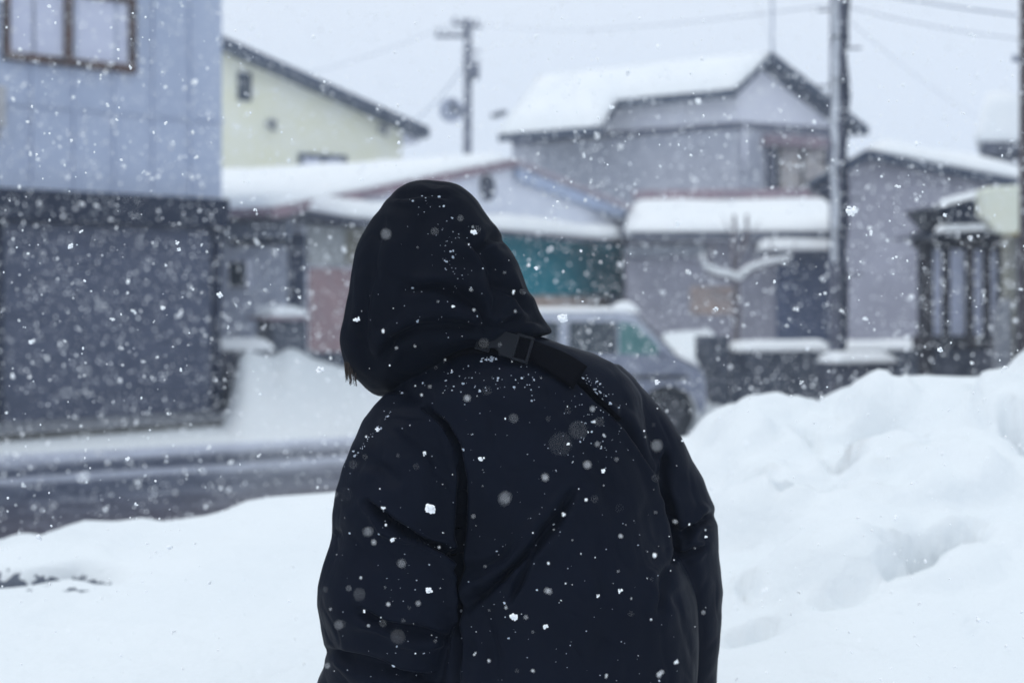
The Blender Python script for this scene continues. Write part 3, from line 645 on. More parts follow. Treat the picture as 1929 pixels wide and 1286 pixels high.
sb = empty('stone_trough', Sb.w(0, 0), 'low dark stone block with its own snow cap in front of the garden wall', 'stone block')
mb = MB(); Sb.prect(mb, 1572, 684, 1688, 835, -.35, 0); mb.build('block', M['dark'], sb)
a_, b2 = Sb.s_of(1568), Sb.s_of(1692); zz = Sb.z_of(1630, 684)
snowslab('snow_cover', [Sb.w(a_, zz, .05), Sb.w(b2, zz, .05), Sb.w(b2, zz, -.4), Sb.w(a_, zz, -.4)], .13, sb, sub=.06, seed=22)

# pruned garden tree
TR = 20.0
tr = empty('pruned_tree', Vector(((1388-CX)/F*TR, TR, .3)), 'bare pruned garden tree with snow along its two side branches', 'tree')
def pl(pts, Y): return [P(a, b_, Y+dy) for a, b_, dy in pts]
mb = MB(); mb.tube(pl([(1388, 690, 0), (1386, 640, 0), (1390, 590, 0), (1388, 540, 0), (1386, 520, 0)], TR), [.07, .06, .05, .05, .045]); mb.build('trunk', M['bark'], tr, True)
br = [([(1388, 530, 0), (1370, 522, -.1), (1345, 518, -.2), (1328, 506, -.3), (1322, 480, -.3)], [.06, .055, .05, .04, .02]),
      ([(1388, 530, 0), (1410, 512, 0), (1440, 500, -.1), (1470, 494, -.2), (1490, 486, -.2)], [.06, .05, .045, .035, .02]),
      ([(1388, 530, 0), (1380, 480, .1), (1384, 440, .1), (1383, 405, .1)], [.06, .045, .045, .04]),
      ([(1386, 500, .05), (1402, 460, .1), (1407, 430, .2), (1407, 404, .2)], [.04, .04, .04, .035]),
      ([(1345, 518, -.2), (1335, 480, -.1), (1345, 455, -.1)], [.03, .02, .012]), ([(1440, 500, -.1), (1455, 470, -.1), (1450, 450, -.1)], [.03, .02, .012])]
br += [([(1388, 560, 0), (1360, 556, -.1), (1340, 545, -.1)], [.03, .02, .01]), ([(1470, 494, -.2), (1492, 478, -.2), (1500, 452, -.2)], [.02, .013, .008]), ([(1384, 450, .1), (1368, 425, .1), (1362, 405, .1)], [.025, .015, .008]), ([(1402, 460, .1), (1420, 435, .1), (1432, 415, .1)], [.022, .014, .008])]
br = [(p_, [q*.66 for q in r_]) for p_, r_ in br]
for pts, rr in br:
    mb = MB(); mb.tube(pl(pts, TR), rr); mb.build('branch', M['bark'], tr, True)
mb = MB()
for pts, rr in br[:2]:
    pp = [q+Vector((0, -.01, r*1.1+.015)) for q, r in zip(pl(pts, TR), rr)]; mb.tube(pp, [r*1.15+.012 for r in rr])
mb.build('branch_snow', M['roof_snow'], tr, True)

# ------------------------------------------------------------ poles and wires
PY = 17.0
up_ = empty('utility_pole', Vector(((1574-CX)/F*PY, PY, 0)), 'near concrete utility pole plastered with snow on its left side', 'utility pole')
bx, tx = (1574-CX)/F*PY, (1580-CX)/F*PY
mb = MB(); mb.tube([(bx, PY, 0), (bx, PY, 1.5), (tx, PY, 10)], [.085, .082, .078], 20); mb.build('pole', M['pole'], up_, True)
mb = MB(); xx = .088
cz_ = np.arange(.3, 10, .22); mb.tube([(bx+(tx-bx)*min(1, z/8)+xx+.016*math.sin(z*5.1)+.010*math.sin(z*11)+.006*max(0, z-4.5), PY-.03, z) for z in cz_], [.034+.014*abs(math.sin(z*4.3)) for z in cz_], 10); mb.build('cable_conduit', M['dark_glass' if False else 'dark_band'], up_, True)
for z in (1.1, 2.4, 3.1, 4.2, 4.7): mb = MB(); mb.tube([(bx+.02+.003*z, PY, z), (bx+.02+.003*z, PY, z+.05)], .105, 14); mb.build('steel_band', M['dark'], up_, True)
for z in np.arange(1.9, 6.6, .45):
    sgn = 1 if int(z/.45) % 2 else -1; mb = MB(); mb.tube([(tx-.1*sgn, PY-.05, z), (tx-.26*sgn, PY-.05, z)], .014, 6); mb.build('step_bolt', M['dark'], up_, True)
# plastered snow, clumpy strip on the windward side
mb = MB(); rr_ = random.Random(3)
for z in np.arange(2.1, 8.5, .07):
    w_ = .030+.028*noise.noise(Vector((z*1.7, 3, 0)))+rr_.uniform(0, .014); x = bx+(tx-bx)*min(1, z/8)-.06+w_*.6+.02*noise.noise(Vector((z*3.1, 9, 0))); mb.ball((x, PY-.055, z), (w_, .05, rr_.uniform(.05, .09)), 8, 6)
mb.build('stuck_snow', mat('pole_snow', (.74, .78, .84), .9), up_, True)

FY = 58.0
fp = empty('far_utility_pole', Vector(((880-CX)/F*FY, FY, 0)), 'distant faded utility pole between the cream house and the grey gabled house', 'utility pole')
fx = (882-CX)/F*FY; fz = P(882, 38, FY).z
mb = MB(); mb.tube([(fx-.08, FY, 0), (fx, FY, fz)], [.21, .16], 14); mb.build('pole', M['pole'], fp, True)
for (zpx, p0, p1) in ((48, 852, 908), (72, 820, 882)):
    mb = MB(); q0, q1 = P(p0, zpx-3, FY), P(p1, zpx+3 if zpx == 48 else zpx-3, FY); mb.tube([q0, q1], .07, 8)
    for k in range(4):
        c = q0.lerp(q1, (k+.3)/4); mb.tube([c, c+Vector((0, 0, .28))], .06, 8)
    mb.build('crossarm', M['pole'], fp)
mb = MB()
for z in (98, 115, 127): mb.tube([P(870, z-2, FY), P(905, z, FY)], .05, 6)
mb.build('cable_rack', M['pole'], fp)
mb = MB(); mb.tube([P(893, 150, FY-.3), P(893, 122, FY-.3)], .22, 14); mb.build('transformer', M['pole'], fp, True)
ds = empty('disc_mirror', P(850, 207, FY), 'pale round disc on a bracket left of the distant utility pole', 'disc')
mb = MB(); c = P(850, 208, FY); mb.tube([c, c+Vector((0, -.12, 0))], .5, 24); mb.build('disc', mat('pale_disc', (.36, .39, .50)), ds)
mb = MB(); mb.tube([c+Vector((.05, -.14, .28)), c+Vector((.08, -.2, -.05)), c+Vector((.65, 0, -.05))], [.12, .08, .06], 8); mb.build('bracket', M['wood'], ds, True)

def wire(a, b_, sag, r, label):
    a, b_ = Vector(a), Vector(b_); pts = []
    for i in range(17):
        u = i/16; pts.append(a.lerp(b_, u)-Vector((0, 0, sag*4*u*(1-u))))
    mb = MB(); mb.tube(pts, r, 6); tag(mb.build('overhead_wire', M['wire'], None, True), label, 'overhead wire', 'overhead wires across the sky')
wire(P(855, 42, FY), P(300, 170, 70), .8, .014, 'faint wire running left from the top of the distant pole behind the cream house')
wire(P(908, 44, FY), P(1578, 8, 17.2), .3, .007, 'faint wire running right from the top of the distant pole to the near pole')
wire(P(870, 130, FY), P(760, 240, 66), .3, .03, 'short faint stay wire dropping left from the distant pole towards the cream roof')
wire(P(1600, 14, 17), P(2100, 85, 17), .1, .006, 'single wire from the near pole to the right edge, lower of the pair')
wire(P(1600, -22, 17), P(2100, 45, 17), .06, .012, 'thick wire crossing the top right corner')
wire(P(1600, 40, 17), P(1850, 225, 34), .1, .004, 'thin wire slanting down right from the near pole towards the taupe house')
wire(P(1460, 100, 37), P(1400, -60, 30), .02, .005, 'very thin wire rising left from the aerial on the gable')
rp = empty('edge_pole', Vector(((1929-CX)/F*12, 12, 0)), 'slim dark brown pole cut by the right edge of the picture', 'utility pole')
mb = MB(); mb.tube([P(1931, 700, 12)-Vector((0, 0, 1)), P(1931, -200, 12)], [.05, .045], 14); mb.build('pole', mat('brown_pole', (.10, .085, .095)), rp, True)
mb = MB(); mb.tube([P(1911, 110, 12), P(1928, 118, 12)], .018, 8); mb.tube([P(1912, 104, 12), P(1912, 116, 12)], .025, 8); mb.build('hook', M['wire'], rp, True)

# ------------------------------------------------------------ parked car
CD = Vector((.995, -.10)).normalized(); CN = Vector((CD.y, -CD.x))*1.0     # CN towards the camera
if CN.y > 0: CN = -CN
FR = Vector(((1330-CX)/F*15.9, 15.9)); CZ = .10                                      # nearest front corner
CLn = 3.4; CWd = 1.48
org = FR-CD*CLn
def cpt(x, z, y): q = org+CD*x-CN*y; return Vector((q.x, q.y, z+CZ))          # y = distance in from the near side
car = empty('parked_car', cpt(CLn/2, 0, CWd/2), 'small silver hatchback dusted with snow, parked behind the person', 'car')
def arch(cx, r=.33, n=10): return [(cx-r*math.cos(a), .24+r*.93*math.sin(a)) for a in np.linspace(0, math.pi, n)]
wx = (.50, 2.98)
prof = [(0.0, .32)]+[(.20, .24)]+arch(wx[0])+arch(wx[1])+[(3.36, .24), (3.40, .34), (3.40, .55), (3.36, .70), (3.02, .885), (.04, .90), (-.02, .7)]
mb = MB(); mb.prism([cpt(x, z, 0) for x, z in prof], -CN.to_3d()*CWd); mb.build('body', M['car'], car, bevel=.05)
gh_ = [(.04, .89), (.12, 1.28), (.24, 1.34), (2.45, 1.36), (2.60, 1.32), (3.06, .87)]
vs = []; n = len(gh_)
for side in (0, 1):
    for x, z in gh_:
        ins = .03+(z-.87)/.48*.13; vs.append(cpt(x, z, ins if side == 0 else CWd-ins))
mb = MB(); mb.add(vs, [tuple(range(n)), tuple(range(2*n-1, n-1, -1))]+[(i, (i+1) % n, (i+1) % n+n, i+n) for i in range(n)])
mb.build('cabin', mat('snow_dusted_paint', (.36, .40, .49), .5, (.50, .54, .64), 6), car, bevel=.03)
def gpt(x, z, side=0, o=.012):
    ins = .03+(z-.87)/.48*.13-o; return cpt(x, z, ins if side == 0 else CWd-ins)
for side in (0, 1):
    for nm, pts, m in (('rear_window', [(.35, .91), (1.05, .91), (1.05, 1.25), (.42, 1.25)], 'dark_glass'), ('door_window', [(1.86, .89), (2.40, .89), (2.40, 1.255), (1.86, 1.255)], 'dark_glass'),
                       ('door_window', [(1.16, .90), (1.74, .90), (1.74, 1.255), (1.16, 1.255)], 'dark_glass'),
                       ('door_window', [(2.43, .89), (2.97, .88), (2.62, 1.22), (2.43, 1.25)], 'teal_glass')):
        mb = MB(); a_ = [gpt(x, z, side) for x, z in pts]; bq = [gpt(x, z, side, -.005) for x, z in pts]; k = len(pts)
        mb.add(a_+bq, [tuple(range(k)), tuple(range(2*k-1, k-1, -1))]+[(i, (i+1) % k, (i+1) % k+k, i+k) for i in range(k)]); mb.build(nm, M[m], car)
mb = MB(); ws = [cpt(2.64, 1.29, .2), cpt(2.64, 1.29, CWd-.2), cpt(3.03, .91, CWd-.08), cpt(3.03, .91, .08)]; mb.prism([q+Vector((0, 0, .012))+CD.to_3d()*.012 for q in ws], (0, 0, -.02)); mb.build('windscreen', M['dark_glass'], car)
for x in wx:
    for side, yy in ((0, .0), (1, CWd)):
        c = cpt(x, .22, .02 if side == 0 else CWd-.20)
        mb = MB(); mb.tube([c, c-CN.to_3d()*.18], .29, 24); wo = mb.build('wheel', M['rubber'], car, bevel=.02)
        c2 = cpt(x, .22, .012 if side == 0 else CWd-.012); mb = MB(); mb.tube([c2, c2-CN.to_3d()*(.02 if side == 0 else -.02)], .18, 20); mb.build('rim', M['rim'], wo)
for yy in (.1, CWd-.40):
    mb = MB(); mb.prism([cpt(3.36, .52, yy), cpt(3.36, .52, yy+.3), cpt(3.34, .68, yy+.3), cpt(3.34, .68, yy)], CD.to_3d()*.05); mb.build('headlight', M['lamp'], car, bevel=.015)
mb = MB(); mb.prism([cpt(2.86, .89, -.02), cpt(2.98, .89, -.02), cpt(2.98, .99, -.02), cpt(2.88, .99, -.02)], CN.to_3d()*.13); mb.build('side_mirror', M['car'], car, bevel=.02)
mb = MB(); mb.prism([cpt(.3, .62, -.004), cpt(3.2, .62, -.004), cpt(3.2, .66, -.004), cpt(.3, .66, -.004)], CN.to_3d()*.02); mb.build('door_moulding', M['rim'], car)
mb = MB(); mb.prism([cpt(3.398, .42, .2), cpt(3.398, .42, CWd-.2), cpt(3.398, .54, CWd-.2), cpt(3.398, .54, .2)], CD.to_3d()*.02); mb.build('grille', M['rubber'], car)
snowslab('roof_snow', [cpt(.3, 1.345, .18), cpt(2.4, 1.362, .18), cpt(2.4, 1.362, CWd-.18), cpt(.3, 1.345, CWd-.18)], .06, car, sub=.08, seed=30)
snowslab('roof_snow', [cpt(2.3, 1.36, .3), cpt(2.66, 1.34, .3), cpt(2.66, 1.34, CWd-.18), cpt(2.3, 1.36, CWd-.18)], .15, car, sub=.08, seed=33)
snowslab('bonnet_snow', [cpt(3.05, .885, .06), cpt(3.34, .735, .06), cpt(3.34, .735, CWd-.06), cpt(3.05, .885, CWd-.06)], .09, car, sub=.06, seed=31)
# ------------------------------------------------------------ the person
def remeshed(mb, voxel, name, smooth_it=6, fac=.5):
    me = bpy.data.meshes.new(name+'_raw'); me.from_pydata(mb.v, [], mb.f); me.update()
    bm = bmesh.new(); bm.from_mesh(me); bmesh.ops.recalc_face_normals(bm, faces=bm.faces); bm.to_mesh(me); bm.free()
    o = bpy.data.objects.new(name+'_tmp', me); COL.objects.link(o)
    r = o.modifiers.new('r', 'REMESH'); r.mode = 'VOXEL'; r.voxel_size = voxel
    s = o.modifiers.new('s', 'SMOOTH'); s.iterations = smooth_it; s.factor = fac
    dg = bpy.context.evaluated_depsgraph_get(); me2 = bpy.data.meshes.new_from_object(o.evaluated_get(dg)); me2.name = name
    bpy.data.objects.remove(o); bpy.data.meshes.remove(me)
    return me2
def mesh_np(me):
    n = len(me.vertices); co = np.empty(n*3); me.vertices.foreach_get('co', co); no = np.empty(n*3)
    me.vertex_normals.foreach_get('vector', no) if hasattr(me, 'vertex_normals') else me.vertices.foreach_get('normal', no)
    return co.reshape(-1, 3), no.reshape(-1, 3)
def topx(co): return CX+F*co[:, 0]/co[:, 1], HY-F*(co[:, 2]-HC)/co[:, 1]
def polydist(px, py, pts):
    d = np.full(px.shape, 1e9); sg = np.zeros(px.shape)
    tot = sum(math.dist(pts[i], pts[i+1]) for i in range(len(pts)-1)); acc = 0; par = np.zeros(px.shape)
    for (x0, y0), (x1, y1) in zip(pts, pts[1:]):
        vx, vy = x1-x0, y1-y0; l2 = vx*vx+vy*vy; t_ = np.clip(((px-x0)*vx+(py-y0)*vy)/l2, 0, 1)
        dd = np.hypot(px-x0-t_*vx, py-y0-t_*vy); m_ = dd < d
        side = np.sign(vx*(py-y0)-vy*(px-x0))
        par = np.where(m_, (acc+t_*math.sqrt(l2))/tot, par); sg = np.where(m_, side, sg); d = np.where(m_, dd, d); acc += math.sqrt(l2)
    return d, sg, par
def crease(me, lines, front_only=True, dk=1.35, wk=.72):
    lines = [(p_, w__*wk, d__*dk, l__*1.3) for p_, w__, d__, l__ in lines]
    crease_(me, lines, front_only)
def crease_(me, lines, front_only=True):
    """press folds into cloth: each line = (points, width, depth, lip)"""
    co, no = mesh_np(me); px, py = topx(co)
    f = np.clip((-no[:, 1]+.15)/.4, 0, 1) if front_only else 1
    disp = np.zeros(len(co))
    for pts, w_, dep, lip in lines:
        d, sg, par = polydist(px, py, pts); tp = np.clip(np.minimum(par, 1-par)*6+.25, 0, 1)
        wob = w_*(1+.3*np.sin(par*9+pts[0][0]))
        disp -= dep*np.exp(-(d/wob)**2)*tp
        disp += lip*np.exp(-((d-wob*2.0)/(wob*1.3))**2)*tp*np.where(sg > 0, 1, .55)
    co = co+no*(disp*f)[:, None]
    me.vertices.foreach_set('co', co.ravel()); me.update()
def puff(me, amp, sc, seed=0, stretch=(1, 1, 1)):
    co, no = mesh_np(me)
    d = np.array([noise.noise(Vector((c[0]*stretch[0], c[1]*stretch[1], c[2]*stretch[2]))*sc+Vector((seed, seed*2, 0))) for c in co])
    co = co+no*(d*amp)[:, None]; me.vertices.foreach_set('co', co.ravel()); me.update()
def ridge(me, amp, sc, seed=0):
    """soft peaks with narrow valleys between them, like filled nylon"""
    co, no = mesh_np(me)
    d = np.array([abs(noise.noise(Vector((c[0]+.35*c[2], c[1], c[2]*.75))*sc+Vector((seed*3.1, 0, seed)))) for c in co])
    f = np.clip((-no[:, 1]-.25)/.4, 0, 1)
    co = co-no*(np.exp(-(d/.12)**2)*amp*f)[:, None]; me.vertices.foreach_set('co', co.ravel()); me.update()
def row(py, l, r, Y, b_):
    c = P((l+r)/2, py, Y); return (c, (r-l)/2/F*Y, b_)
PX, PYY = (975-CX)/F*2.45, 2.45
person = empty('person', (PX, PYY, .05), 'person seen from behind in a black hooded puffer coat, head bowed to the left', 'person')
# body (one surface): legs, trunk, arms with hands, neck and head turned left and down
hc3 = P(800, 575, 2.47)                       # head centre
fd = Vector((-.80, .42, -.42)).normalized()   # facing
ux = fd.cross(Vector((0, 0, 1))).normalized(); uz = ux.cross(fd).normalized()
def H(a, f_, u_): return hc3+ux*a+fd*f_+uz*u_
mb = MB()
mb.ball(H(0, -.01, .02), (.082, .082, .1), 20, 14)
mb.tube([H(0, -.03, .03), H(0, .03, .02)], [.085, .078], 20); mb.tube([H(0, .0, .0), H(0, .035, -.07), H(0, .05, -.10)], [.078, .055, .03], 16)
mb.tube([H(0, .082, .02), H(0, .108, -.022)], [.010, .017], 10)              # nose
mb.tube([H(-.022, .085, -.058), H(0, .093, -.056), H(.022, .085, -.058)], [.006, .009, .006], 8)   # lips
for s in (-1, 1):
    mb.tube([H(s*.05, .072, .032), H(s*.02, .084, .034)], .009, 8)             # brow
    mb.tube([H(s*.083, -.01, .02), H(s*.087, -.012, -.03)], [.016, .010], 8)   # ear
neck0 = P(900, 640, 2.46); mb.tube([H(0, -.04, -.05), neck0, P(935, 700, 2.46)], [.058, .062, .075], 16)
cxp = (975-CX)/F*2.45
mb.loft([((cxp-.01, 2.47, .80), .15, .11), ((cxp, 2.47, .95), .17, .12), ((cxp, 2.47, 1.1), .14, .10), ((cxp, 2.47, 1.28), .17, .11), ((cxp-.01, 2.46, 1.42), .19, .10), ((cxp-.03, 2.46, 1.48), .12, .08)])
sh = [P(740, 850, 2.42), P(1215, 845, 2.55)]; el = [P(700, 1130, 2.42), P(1300, 1120, 2.58)]; wr = [P(712, 1385, 2.60), P(1290, 1400, 2.62)]
for i in (0, 1):
    mb.tube([Vector((cxp, 2.46, 1.40)), sh[i], el[i], wr[i]], [.07, .055, .042, .028], 14)
    hd = (wr[i]-el[i]).normalized(); sx = Vector((0, 1, 0)).cross(hd).normalized(); fx_ = hd.cross(sx)
    mb.tube([wr[i]-hd*.01, wr[i]+hd*.035, wr[i]+hd*.085], [.026, .034, .033], 12)
    sgn = 1 if i == 0 else -1
    for k, (off, ln_) in enumerate(((-.030, .070), (-.010, .080), (.010, .075), (.029, .058))):
        b0 = wr[i]+hd*.08+fx_*off; k1 = b0+hd*ln_*.5+sx*sgn*.006; k2 = k1+hd*ln_*.45+sx*sgn*.022
        mb.tube([b0, k1, k2], [.0095, .009, .007], 8)
    b0 = wr[i]+hd*.02-fx_*.03; mb.tube([b0, b0+hd*.04-fx_*.018, b0+hd*.075-fx_*.012], [.013, .011, .008], 8)
for s in (-1, 1):
    x = cxp+s*.10
    mb.tube([(x-.02*s, 2.47, .86), (x, 2.46, .50), (x+.01*s, 2.49, .16), (x+.01*s, 2.49, .12)], [.095, .062, .045, .045], 16)
    mb.tube([(x+.01*s, 2.47, .12), (x+.02*s, 2.60, .10)], [.045, .035], 12)
me = remeshed(mb, .0065, 'body', 3); body = link('body', me, M['skin'], person, True)
for s in (-1, 1):
    mb = MB(); mb.ball(H(s*.031, .074, .012), .012, 12, 8); mb.build('eye', mat('eye', (.35, .33, .32), .2), body, True)
mb = MB(); mb.ball(H(0, -.035, .045), (.098, .098, .098), 20, 14)
me = remeshed(mb, .008, 'hair'); hr = link('hair', me, M['hair'], person, True)
mb = MB(); rr_ = random.Random(9)
for k in range(70):
    a = rr_.uniform(-.08, .02); st = P(rr_.uniform(662, 690), rr_.uniform(600, 650), 2.50+a); en = P(rr_.uniform(650, 672), rr_.uniform(690, 728), 2.50+a+rr_.uniform(-.01, .01))
    md = st.lerp(en, .5)+Vector((-.010, 0, 0)); mb.tube([st, md, en], [.0016, .0014, .0004], 4)
mb.build('fringe', M['hair'], hr, True)

# trousers and boots
mb = MB(); mb.loft([((cxp, 2.47, .78), .185, .135), ((cxp, 2.47, .9), .19, .14), ((cxp, 2.47, 1.0), .17, .125)])
for s in (-1, 1):
    x = cxp+s*.10; mb.tube([(x-.02*s, 2.47, .85), (x, 2.46, .5), (x+.01*s, 2.49, .26), (x+.01*s, 2.49, .2)], [.115, .088, .078, .082], 20)
link('trousers', remeshed(mb, .012, 'trousers'), M['trouser'], person, True)
for s in (-1, 1):
    x = cxp+s*.11; mb = MB(); mb.tube([(x, 2.49, .26), (x, 2.49, .12)], [.066, .062], 18); mb.ball((x, 2.53, .105), (.055, .15, .055), 18, 12); mb.tube([(x, 2.44, .075), (x+.005*s, 2.64, .075)], [.05, .05], 14)
    link('boot', remeshed(mb, .007, 'boot'), M['boot'], person, True)

# coat
mb = MB()
T_ = [(628, 880, 1010, 2.44, .055), (640, 850, 1055, 2.44, .075), (655, 815, 1090, 2.445, .092), (670, 790, 1120, 2.45, .105), (690, 765, 1152, 2.45, .12), (715, 745, 1182, 2.45, .135), (745, 735, 1208, 2.455, .15),
      (790, 740, 1222, 2.46, .163), (850, 755, 1232, 2.46, .172), (920, 785, 1250, 2.46, .178), (980, 800, 1263, 2.46, .18), (1040, 805, 1270, 2.46, .18), (1085, 805, 1296, 2.46, .182), (1130, 805, 1311, 2.46, .186),
      (1200, 805, 1313, 2.46, .19), (1286, 800, 1313, 2.46, .192), (1360, 790, 1316, 2.46, .192), (1440, 785, 1318, 2.46, .188), (1500, 785, 1316, 2.46, .18)]
mb.loft([row(*r) for r in T_], 48)
A_ = [(738, 728, 800, 2.42, .05), (760, 704, 842, 2.41, .075), (790, 681, 862, 2.40, .092), (830, 660, 878, 2.39, .105), (880, 643, 884, 2.385, .115), (920, 632, 884, 2.38, .12), (965, 627, 880, 2.38, .12), (1000, 628, 878, 2.385, .115),
      (1025, 625, 878, 2.385, .113), (1060, 613, 878, 2.38, .118), (1100, 600, 876, 2.385, .12), (1135, 597, 874, 2.39, .12), (1180, 604, 868, 2.40, .115), (1228, 616, 862, 2.42, .108), (1250, 610, 860, 2.43, .108), (1290, 598, 855, 2.46, .108), (1340, 600, 840, 2.51, .095), (1385, 625, 800, 2.56, .07)]
mb.loft([row(*r) for r in A_], 40)
B_ = [(690, 1110, 1165, 2.50, .045), (715, 1110, 1195, 2.51, .07), (745, 1112, 1228, 2.52, .085), (780, 1120, 1258, 2.53, .095), (820, 1130, 1281, 2.535, .102), (860, 1140, 1301, 2.54, .106), (905, 1160, 1325, 2.55, .108), (950, 1175, 1339, 2.55, .108),
      (985, 1185, 1344, 2.56, .105), (1010, 1190, 1350, 2.56, .104), (1060, 1200, 1356, 2.57, .106), (1110, 1205, 1361, 2.58, .106), (1140, 1208, 1357, 2.58, .102), (1200, 1212, 1356, 2.59, .10), (1286, 1215, 1350, 2.60, .095), (1340, 1222, 1343, 2.61, .085), (1390, 1235, 1325, 2.62, .06)]
mb.loft([row(*r) for r in B_], 36)
me = remeshed(mb, .0042, 'coat', 7)
puff(me, .008, 6.5, 3); puff(me, .0042, 14, 8, (1, 1, .6))
ridge(me, .0035, 7, 2); ridge(me, .0016, 18, 6)
crease(me, [
    ([(802, 768), (838, 800), (862, 840), (870, 900), (868, 960), (864, 1040), (862, 1120), (866, 1200), (858, 1290)], 9, .022, .006),
    ([(690, 945), (735, 985), (790, 1015), (840, 1035), (864, 1058)], 9, .020, .008),
    ([(640, 1000), (628, 1012)], 8, .004, .0),
    ([(668, 1150), (730, 1178), (790, 1192), (845, 1200)], 12, .012, .006),
    ([(620, 1225), (680, 1248), (750, 1270), (820, 1282)], 14, .014, .006),
    ([(660, 860), (720, 880), (760, 915)], 16, .004, .002),
    ([(1080, 925), (1050, 975), (1000, 1035), (950, 1085), (890, 1130), (868, 1150)], 12, .014, .008),
    ([(1020, 1020), (985, 1080), (962, 1130)], 8, .008, .004),
    ([(1170, 780), (1205, 840), (1232, 890), (1252, 940), (1268, 985), (1273, 1035), (1268, 1058)], 8, .014, .005),
    ([(1262, 1062), (1250, 1100), (1245, 1160)], 12, .006, .004),
    ([(1085, 715), (1120, 745), (1150, 775), (1175, 800)], 8, .010, .004),
    ([(1255, 850), (1250, 900), (1262, 960)], 10, .012, .003),
    ([(1345, 970), (1310, 990), (1280, 1010)], 9, .012, .006),
    ([(1330, 1030), (1300, 1040), (1275, 1045)], 8, .008, .005),
    ([(840, 1075), (905, 1068), (960, 1040)], 12, .005, .003),
    ([(905, 1130), (930, 1220), (925, 1300)], 22, .006, .004),
    ([(1120, 1000), (1140, 1100), (1130, 1250)], 26, .004, .003),
    ([(745, 800), (790, 830), (830, 880)], 18, .004, .003),
    ([(905, 700), (935, 800), (925, 900)], 30, .003, .003),
    ([(1100, 830), (1140, 900), (1160, 980)], 22, .004, .003),
    ([(955, 715), (1040, 745), (1100, 800)], 20, .0035, .002),
])
puff(me, .0016, 30, 5)
co_, _ = mesh_np(me)
coat = link('coat', me, M['coat'], person, True)
bvh = BVHTree.FromPolygons([v.co.copy() for v in me.vertices], [tuple(p.vertices) for p in me.polygons])
def hit(px, py, tree=None, lift=0.0):
    o = Vector((0, 0, HC)); d = P(px, py, 1.0)-o; d.normalize()
    h, n, i, ds_ = (tree or bvh).ray_cast(o, d)
    if h is None: return P(px, py, 2.35), Vector((0, -1, 0))
    if n.dot(d) > 0: n = -n
    return h+n*lift, n

# hood
mb = MB()
H_ = [(346, 778, 850, 2.455, .035), (352, 762, 872, 2.455, .055), (364, 744, 890, 2.455, .078), (382, 726, 907, 2.455, .098), (410, 703, 925, 2.455, .115), (445, 686, 947, 2.455, .128), (480, 673, 966, 2.455, .137), (520, 663, 984, 2.455, .143),
      (560, 653, 1003, 2.455, .146), (590, 647, 1022, 2.455, .146), (610, 645, 1036, 2.455, .143), (626, 643, 1044, 2.455, .137), (640, 644, 1010, 2.46, .13), (655, 647, 955, 2.465, .122), (672, 652, 905, 2.47, .112), (692, 661, 872, 2.475, .10), (712, 675, 845, 2.48, .085), (730, 689, 815, 2.485, .065), (742, 702, 790, 2.49, .045), (748, 715, 760, 2.49, .02)]
mb.loft([row(*r) for r in H_], 48)
me = remeshed(mb, .0045, 'hood', 6)
puff(me, .007, 8, 13); ridge(me, .0028, 7, 4); ridge(me, .0012, 18, 9)
crease(me, [
    ([(958, 455), (925, 448), (900, 470)], 9, .006, .004),
    ([(915, 618), (905, 580), (870, 552), (815, 538), (770, 545)], 14, .010, .008),
    ([(915, 618), (935, 560), (930, 510), (900, 470), (870, 440)], 16, .006, .006),
    ([(1030, 612), (990, 580), (950, 545), (925, 525)], 12, .008, .006),
    ([(915, 620), (850, 612), (790, 618), (740, 640), (715, 680)], 16, .010, .007),
    ([(740, 374), (790, 366), (850, 372)], 8, .004, .004),
    ([(722, 400), (705, 480), (690, 560), (684, 640), (700, 700)], 14, .005, .004),
    ([(800, 400), (790, 470), (760, 540)], 30, .003, .004),
    ([(1010, 600), (960, 608), (915, 618)], 10, .006, .004),
    ([(880, 420), (920, 480), (950, 530)], 20, .003, .003),
])
puff(me, .0012, 34, 6)
# opening for the face, then give the shell a thickness
bm = bmesh.new(); bm.from_mesh(me)
fo = hc3+fd*.10+Vector((0, 0, -.03))
kill = [f for f in bm.faces if (f.calc_center_median()-hc3).dot(fd) > .055 and f.normal.y > .10 and ((f.calc_center_median()-fo)-fd*(f.calc_center_median()-fo).dot(fd)).length < .115]
bmesh.ops.delete(bm, geom=kill, context='FACES'); bm.to_mesh(me); bm.free()
hood = link('hood', me, M['hood'], coat, True)
so_ = hood.modifiers.new('thick', 'SOLIDIFY'); so_.thickness = .008; so_.offset = -1
hbvh = BVHTree.FromPolygons([v.co.copy() for v in me.vertices], [tuple(p.vertices) for p in me.polygons])
def hit2(px, py, lift=0.0):
    a, n1_ = hit(px, py, bvh, lift); b_, n2_ = hit(px, py, hbvh, lift)
    o = Vector((0, 0, HC)); return (a, n1_) if (a-o).length < (b_-o).length else (b_, n2_)

